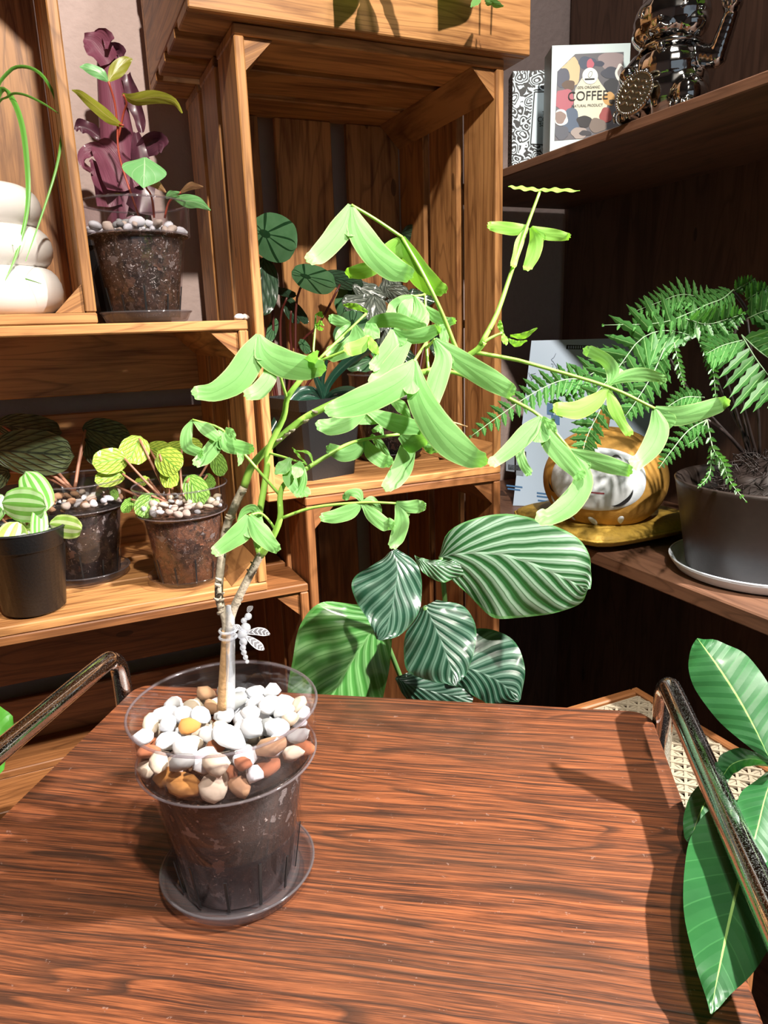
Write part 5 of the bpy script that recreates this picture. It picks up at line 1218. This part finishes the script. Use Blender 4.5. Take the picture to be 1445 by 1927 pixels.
flat([PX(825, 455), PX(920, 452), PX(920, 468), PX(825, 472)], M['ink'], 'logo_lettering', BL1, nb, B1, .00117)
DG = None
def text(s, x0, y0, x1, y1, m, p0, n, par, off, name='lettering'):
    """lettering whose left and right base points lie at the given photo positions on a printed face"""
    cu = bpy.data.curves.new(name, 'FONT'); cu.body = s; cu.size = 1.0; tmp = bpy.data.objects.new(name, cu); COL.objects.link(tmp)
    dg = bpy.context.evaluated_depsgraph_get(); me = bpy.data.meshes.new_from_object(tmp.evaluated_get(dg)); bpy.data.objects.remove(tmp); bpy.data.curves.remove(cu)
    co = np.array([v.co for v in me.vertices]); a = onpl(*PX(x0, y0), p0, n, off); c = onpl(*PX(x1, y1), p0, n, off); ex = c-a; wd = np.linalg.norm(ex); ex = ex/wd; ey = nrm(np.cross(n, ex)); ey = ey if ey[2] > 0 else -ey
    sc = wd/(co[:, 0].max()-co[:, 0].min()); V = [a+ex*(p[0]-co[:, 0].min())*sc+ey*p[1]*sc for p in co]
    b = MB(); b.add(V, [tuple(p.vertices) for p in me.polygons]); bpy.data.meshes.remove(me); b.build(name, m, par, False)
text('COFFEE', 662, 672, 1048, 655, M['ink'], BL1, nb, B1, .00125)
text('100% ORGANIC', 748, 556, 972, 548, M['ink'], BL1, nb, B1, .00125)
text('NATURAL PRODUCT', 700, 735, 1000, 722, M['ink'], BL1, nb, B1, .00125)

def floral():
    t = NT('black_white_floral'); uv = t.n('TexCoord').outputs['Object']
    w_ = t.noise(uv, 60, 3); vec = t.n('VectorMath', {'operation': 'ADD'}, i0=uv, i1=t.n('VectorMath', {'operation': 'SCALE'}, i0=t.n('TexNoise', None, Vector=uv, Scale=45.0).outputs['Color'], Scale=.02).outputs[0]).outputs[0]
    vo = t.n('TexVoronoi', None, Vector=vec, Scale=62.0); r = t.math('FRACT', t.math('MULTIPLY', vo.outputs['Distance'], 4.2))
    f = t.math('GREATER_THAN', r, .52); return t.done(t.bsdf(Base_Color=t.mix(f, (.015, .016, .018), (.62, .74, .82)), Roughness=.5))
M['floral'] = floral()
BL2 = np.array([.748, 1.105, UZ]); d2v = db
z2 = None
lo_, hi_ = UZ, 1.7
for _ in range(40):
    mid_ = (lo_+hi_)/2; P_ = np.array([BL2[0], BL2[1], mid_])-CAM; yy = IH/2-FPX*(P_@_U)/(P_@_F)
    if yy > 134: lo_ = mid_
    else: hi_ = mid_
B2 = cbox('patterned_box', BL2, db, nb, .10, lo_-UZ, .04, M['floral'], 'black and white floral coffee box behind the white coffee box')
flat([PX(325, 575), PX(640, 565), PX(600, 1120), PX(285, 1095)], pmat('label_white', (.62, .76, .84)), 'label', BL2, nb, B2, .0004)
for A_, C_ in (((338, 585), (300, 1090)), ((300, 1090), (600, 1110)), ((338, 585), (640, 575))):
    a = np.array(A_, float); c = np.array(C_, float); e_ = (c-a)/np.linalg.norm(c-a); n_ = np.array([-e_[1], e_[0]])*6; flat([PX(*(a+n_)), PX(*(c+n_)), PX(*(c-n_)), PX(*(a-n_))], M['ink'], 'label_border', BL2, nb, B2, .0006)
text('COFFEE', 368, 875, 590, 872, M['ink'], BL2, nb, B2, .0007); text('sa', 385, 920, 440, 918, M['ink'], BL2, nb, B2, .0007); text('T', 412, 810, 440, 810, M['ink'], BL2, nb, B2, .0007)

# chrome cat
M['cat_chrome'] = plain('dark_chrome', (.45, .44, .43), .07, 1.0)
kc = np.array([.815, .828, UZ]); KC = empty('cat_figurine', tuple(kc), 'chrome beckoning cat figurine with a raised paw on the upper shelf', 'figurine')
cf = nrm(np.array([-.90, -.44, 0])); cr = np.array([-cf[1], cf[0], 0]); cr = cr if cr@_R > 0 else -cr
def CP(a, f_, z): return kc+cr*a+cf*f_+np.array([0, 0, z])
RC = np.array([cr, cf, [0, 0, 1.]]).T
def blobs(name, lst, vox=.0016, par=KC, m='cat_chrome'):
    b = MB()
    for (a, f_, z, rx, ry, rz) in lst: b.ellipsoid(CP(a, f_, z), (rx, ry, rz), RC, 20, 12)
    o = b.build(name, M[m], par); md = o.modifiers.new('fuse', 'REMESH'); md.mode = 'VOXEL'; md.voxel_size = vox; md.use_smooth_shade = True
    sm = o.modifiers.new('soften', 'SMOOTH'); sm.iterations = 6; return o
def chain(p, q, r0, r1, n=6): return [tuple((np.array(p)*(1-t)+np.array(q)*t).tolist()+[r0*(1-t)+r1*t]*3) for t in np.linspace(0, 1, n)]
body = [(0, 0, .042, .052, .046, .046), (0, .008, .068, .043, .040, .036), (0, .006, .090, .036, .032, .018), (-.032, .030, .024, .023, .030, .026), (.036, .030, .024, .023, .030, .026), (-.036, .050, .009, .016, .022, .010), (.038, .050, .009, .016, .022, .010)]
body += chain((.036, .008, .078), (.062, .014, .068), .015, .013, 5)+chain((.062, .014, .068), (.076, .014, .112), .013, .010, 7)+[(.078, .018, .124, .0125, .014, .013)]
body += chain((-.036, .014, .080), (-.046, .034, .062), .015, .012, 6)+[(-.040, .048, .062, .012, .012, .010)]
body += [(0, .008, .128, .050, .042, .036), (0, .032, .114, .022, .018, .014), (-.026, .014, .114, .024, .024, .020), (.026, .014, .114, .024, .024, .020)]
blobs('body', body)
for s in (-1, 1):
    b = MB(); base = [CP(s*.012, 0, .150), CP(s*.046, 0, .142), CP(s*.029, .016, .148), CP(s*.029, -.016, .148)]; tip = CP(s*.040, .002, .186)
    V = [base[0], base[2], base[1], base[3], tip, CP(s*.025, .008, .158)]
    b.add(V, [(0, 1, 4), (1, 2, 4), (2, 3, 4), (3, 0, 4), (0, 3, 2, 1)]); o = b.build('ear', M['cat_chrome'], KC, False)
    for (r, w_) in ((.0085, .0014), (.0045, .0012)):
        b = MB(); pts = [CP(s*.021+r*1.15*math.cos(t), .0465-.15*abs(.021+r*math.cos(t)), .132+r*.8*math.sin(t)) for t in np.linspace(0, 2*math.pi, 18)]; b.tube(pts, w_*.7, 6, True, 1); b.build('eye', M['cat_chrome'], KC)
    b = MB(); b.tube([CP(0, .050, .114), CP(s*.007, .0495, .1085), CP(s*.015, .046, .110)], .0012, 6, True, 3); b.build('mouth', M['cat_chrome'], KC)
    for q in range(4):
        b = MB(); x0 = (s*.037)+(q-1.5)*.007; b.tube([CP(x0, .068, .002), CP(x0, .0725, .008), CP(x0, .068, .0155)], .0016, 6, True, 3); b.build('claw', M['cat_chrome'], KC)
for q in range(4):
    b = MB(); x0 = .0705+q*.005; b.tube([CP(x0, .028, .118), CP(x0, .0325, .125), CP(x0, .028, .133)], .0018, 6, True, 3); b.build('claw', M['cat_chrome'], KC)
b = MB(); b.ellipsoid(CP(0, .0505, .120), (.0035, .003, .0025), RC, 10, 8); b.build('nose', M['cat_chrome'], KC)
b = MB(); b.tube([CP(.038*math.cos(t), .006+.036*math.sin(t), .095) for t in np.linspace(0, 2*math.pi, 28)], .0028, 8, False, 1); b.build('collar', M['cat_chrome'], KC)
b = MB(); b.ellipsoid(CP(0, .044, .088), (.006, .006, .006), RC, 12, 8); b.build('bell', M['cat_chrome'], KC)
# oval coin plaque
nc = nrm(cf*.93+np.array([0, 0, .30])); cu_ = nrm(np.array([0, 0, 1.])-nc*nc[2]); cc2 = CP(-.022, .068, .032)
rt = math.cos(-.35)*cr+math.sin(-.35)*cu_; ut = -math.sin(-.35)*cr+math.cos(-.35)*cu_
def CO(a, c_, o_): return cc2+rt*a+ut*c_+nc*o_
n_ = 36; V = []; Fc = []
for o_, k in ((-.002, 1), (.0015, 1), (.002, .96)):
    for i in range(n_): t = 2*math.pi*i/n_; V.append(CO(.0225*k*math.cos(t), .028*k*math.sin(t), o_))
for r_ in range(2): Fc += [(r_*n_+i, r_*n_+(i+1) % n_, (r_+1)*n_+(i+1) % n_, (r_+1)*n_+i) for i in range(n_)]
Fc += [tuple(range(2*n_, 3*n_)), tuple(range(n_))[::-1]]
M['coin'] = plain('pale_gold', (.72, .62, .40), .2, 1.0)
coin = MB().add(V, Fc).build('coin', M['coin'], KC, False)
b = MB()
for i in range(44): t = 2*math.pi*i/44; b.ellipsoid(CO(.022*math.cos(t), .0275*math.sin(t), .0024), (.0019,)*3, None, 8, 6)
b.build('bead_border', M['cat_chrome'], coin)
b = MB()
for r_ in range(5):
    y0 = -.016+r_*.0078
    for s in (-1, 1): b.tube([CO(s*.002, y0, .0026), CO(s*.006, y0+.003, .0026), CO(s*.011, y0-.001, .0026), CO(s*.0155, y0+.003, .0026)], .0012, 6, True, 3)
b.build('relief', M['cat_chrome'], coin)

# clear pot at the end of the upper shelf
gc = gpot_on(.856, .640, UZ, 1.05, M['clear_saucer'], 'clear saucer at the right end of the upper shelf')
P9 = empty('potted_cutting', tuple(gc), 'clear pot of brown soil at the right end of the upper shelf', 'potted plant')
clear_pot(P9, gc, 1.0, M['soil_brown'], .112, 10, .3)
b = MB(); b.tube([gc+np.array([0, 0, .11]), gc+np.array([.005, 0, .17]), gc+np.array([0, .01, .24])], [.004, .003, .002], 8, True, 4); b.build('stem', M['stem_green'], P9)
for a in (0.4, 2.4, 4.3):
    b = MB(); p = gc+np.array([0, .005, .20]); d = np.array([math.cos(a), math.sin(a), .4]); sd = np.cross(d, [0, 0, 1]); b.strip([p, p+d*.03, p+d*.06, p+d*.08], [.001, .014, .012, .001], [.001, .014, .012, .001], [nrm(sd)]*4, [nrm(np.cross(sd, d))]*4); b.build('leaf', M['leaf_main'], P9)
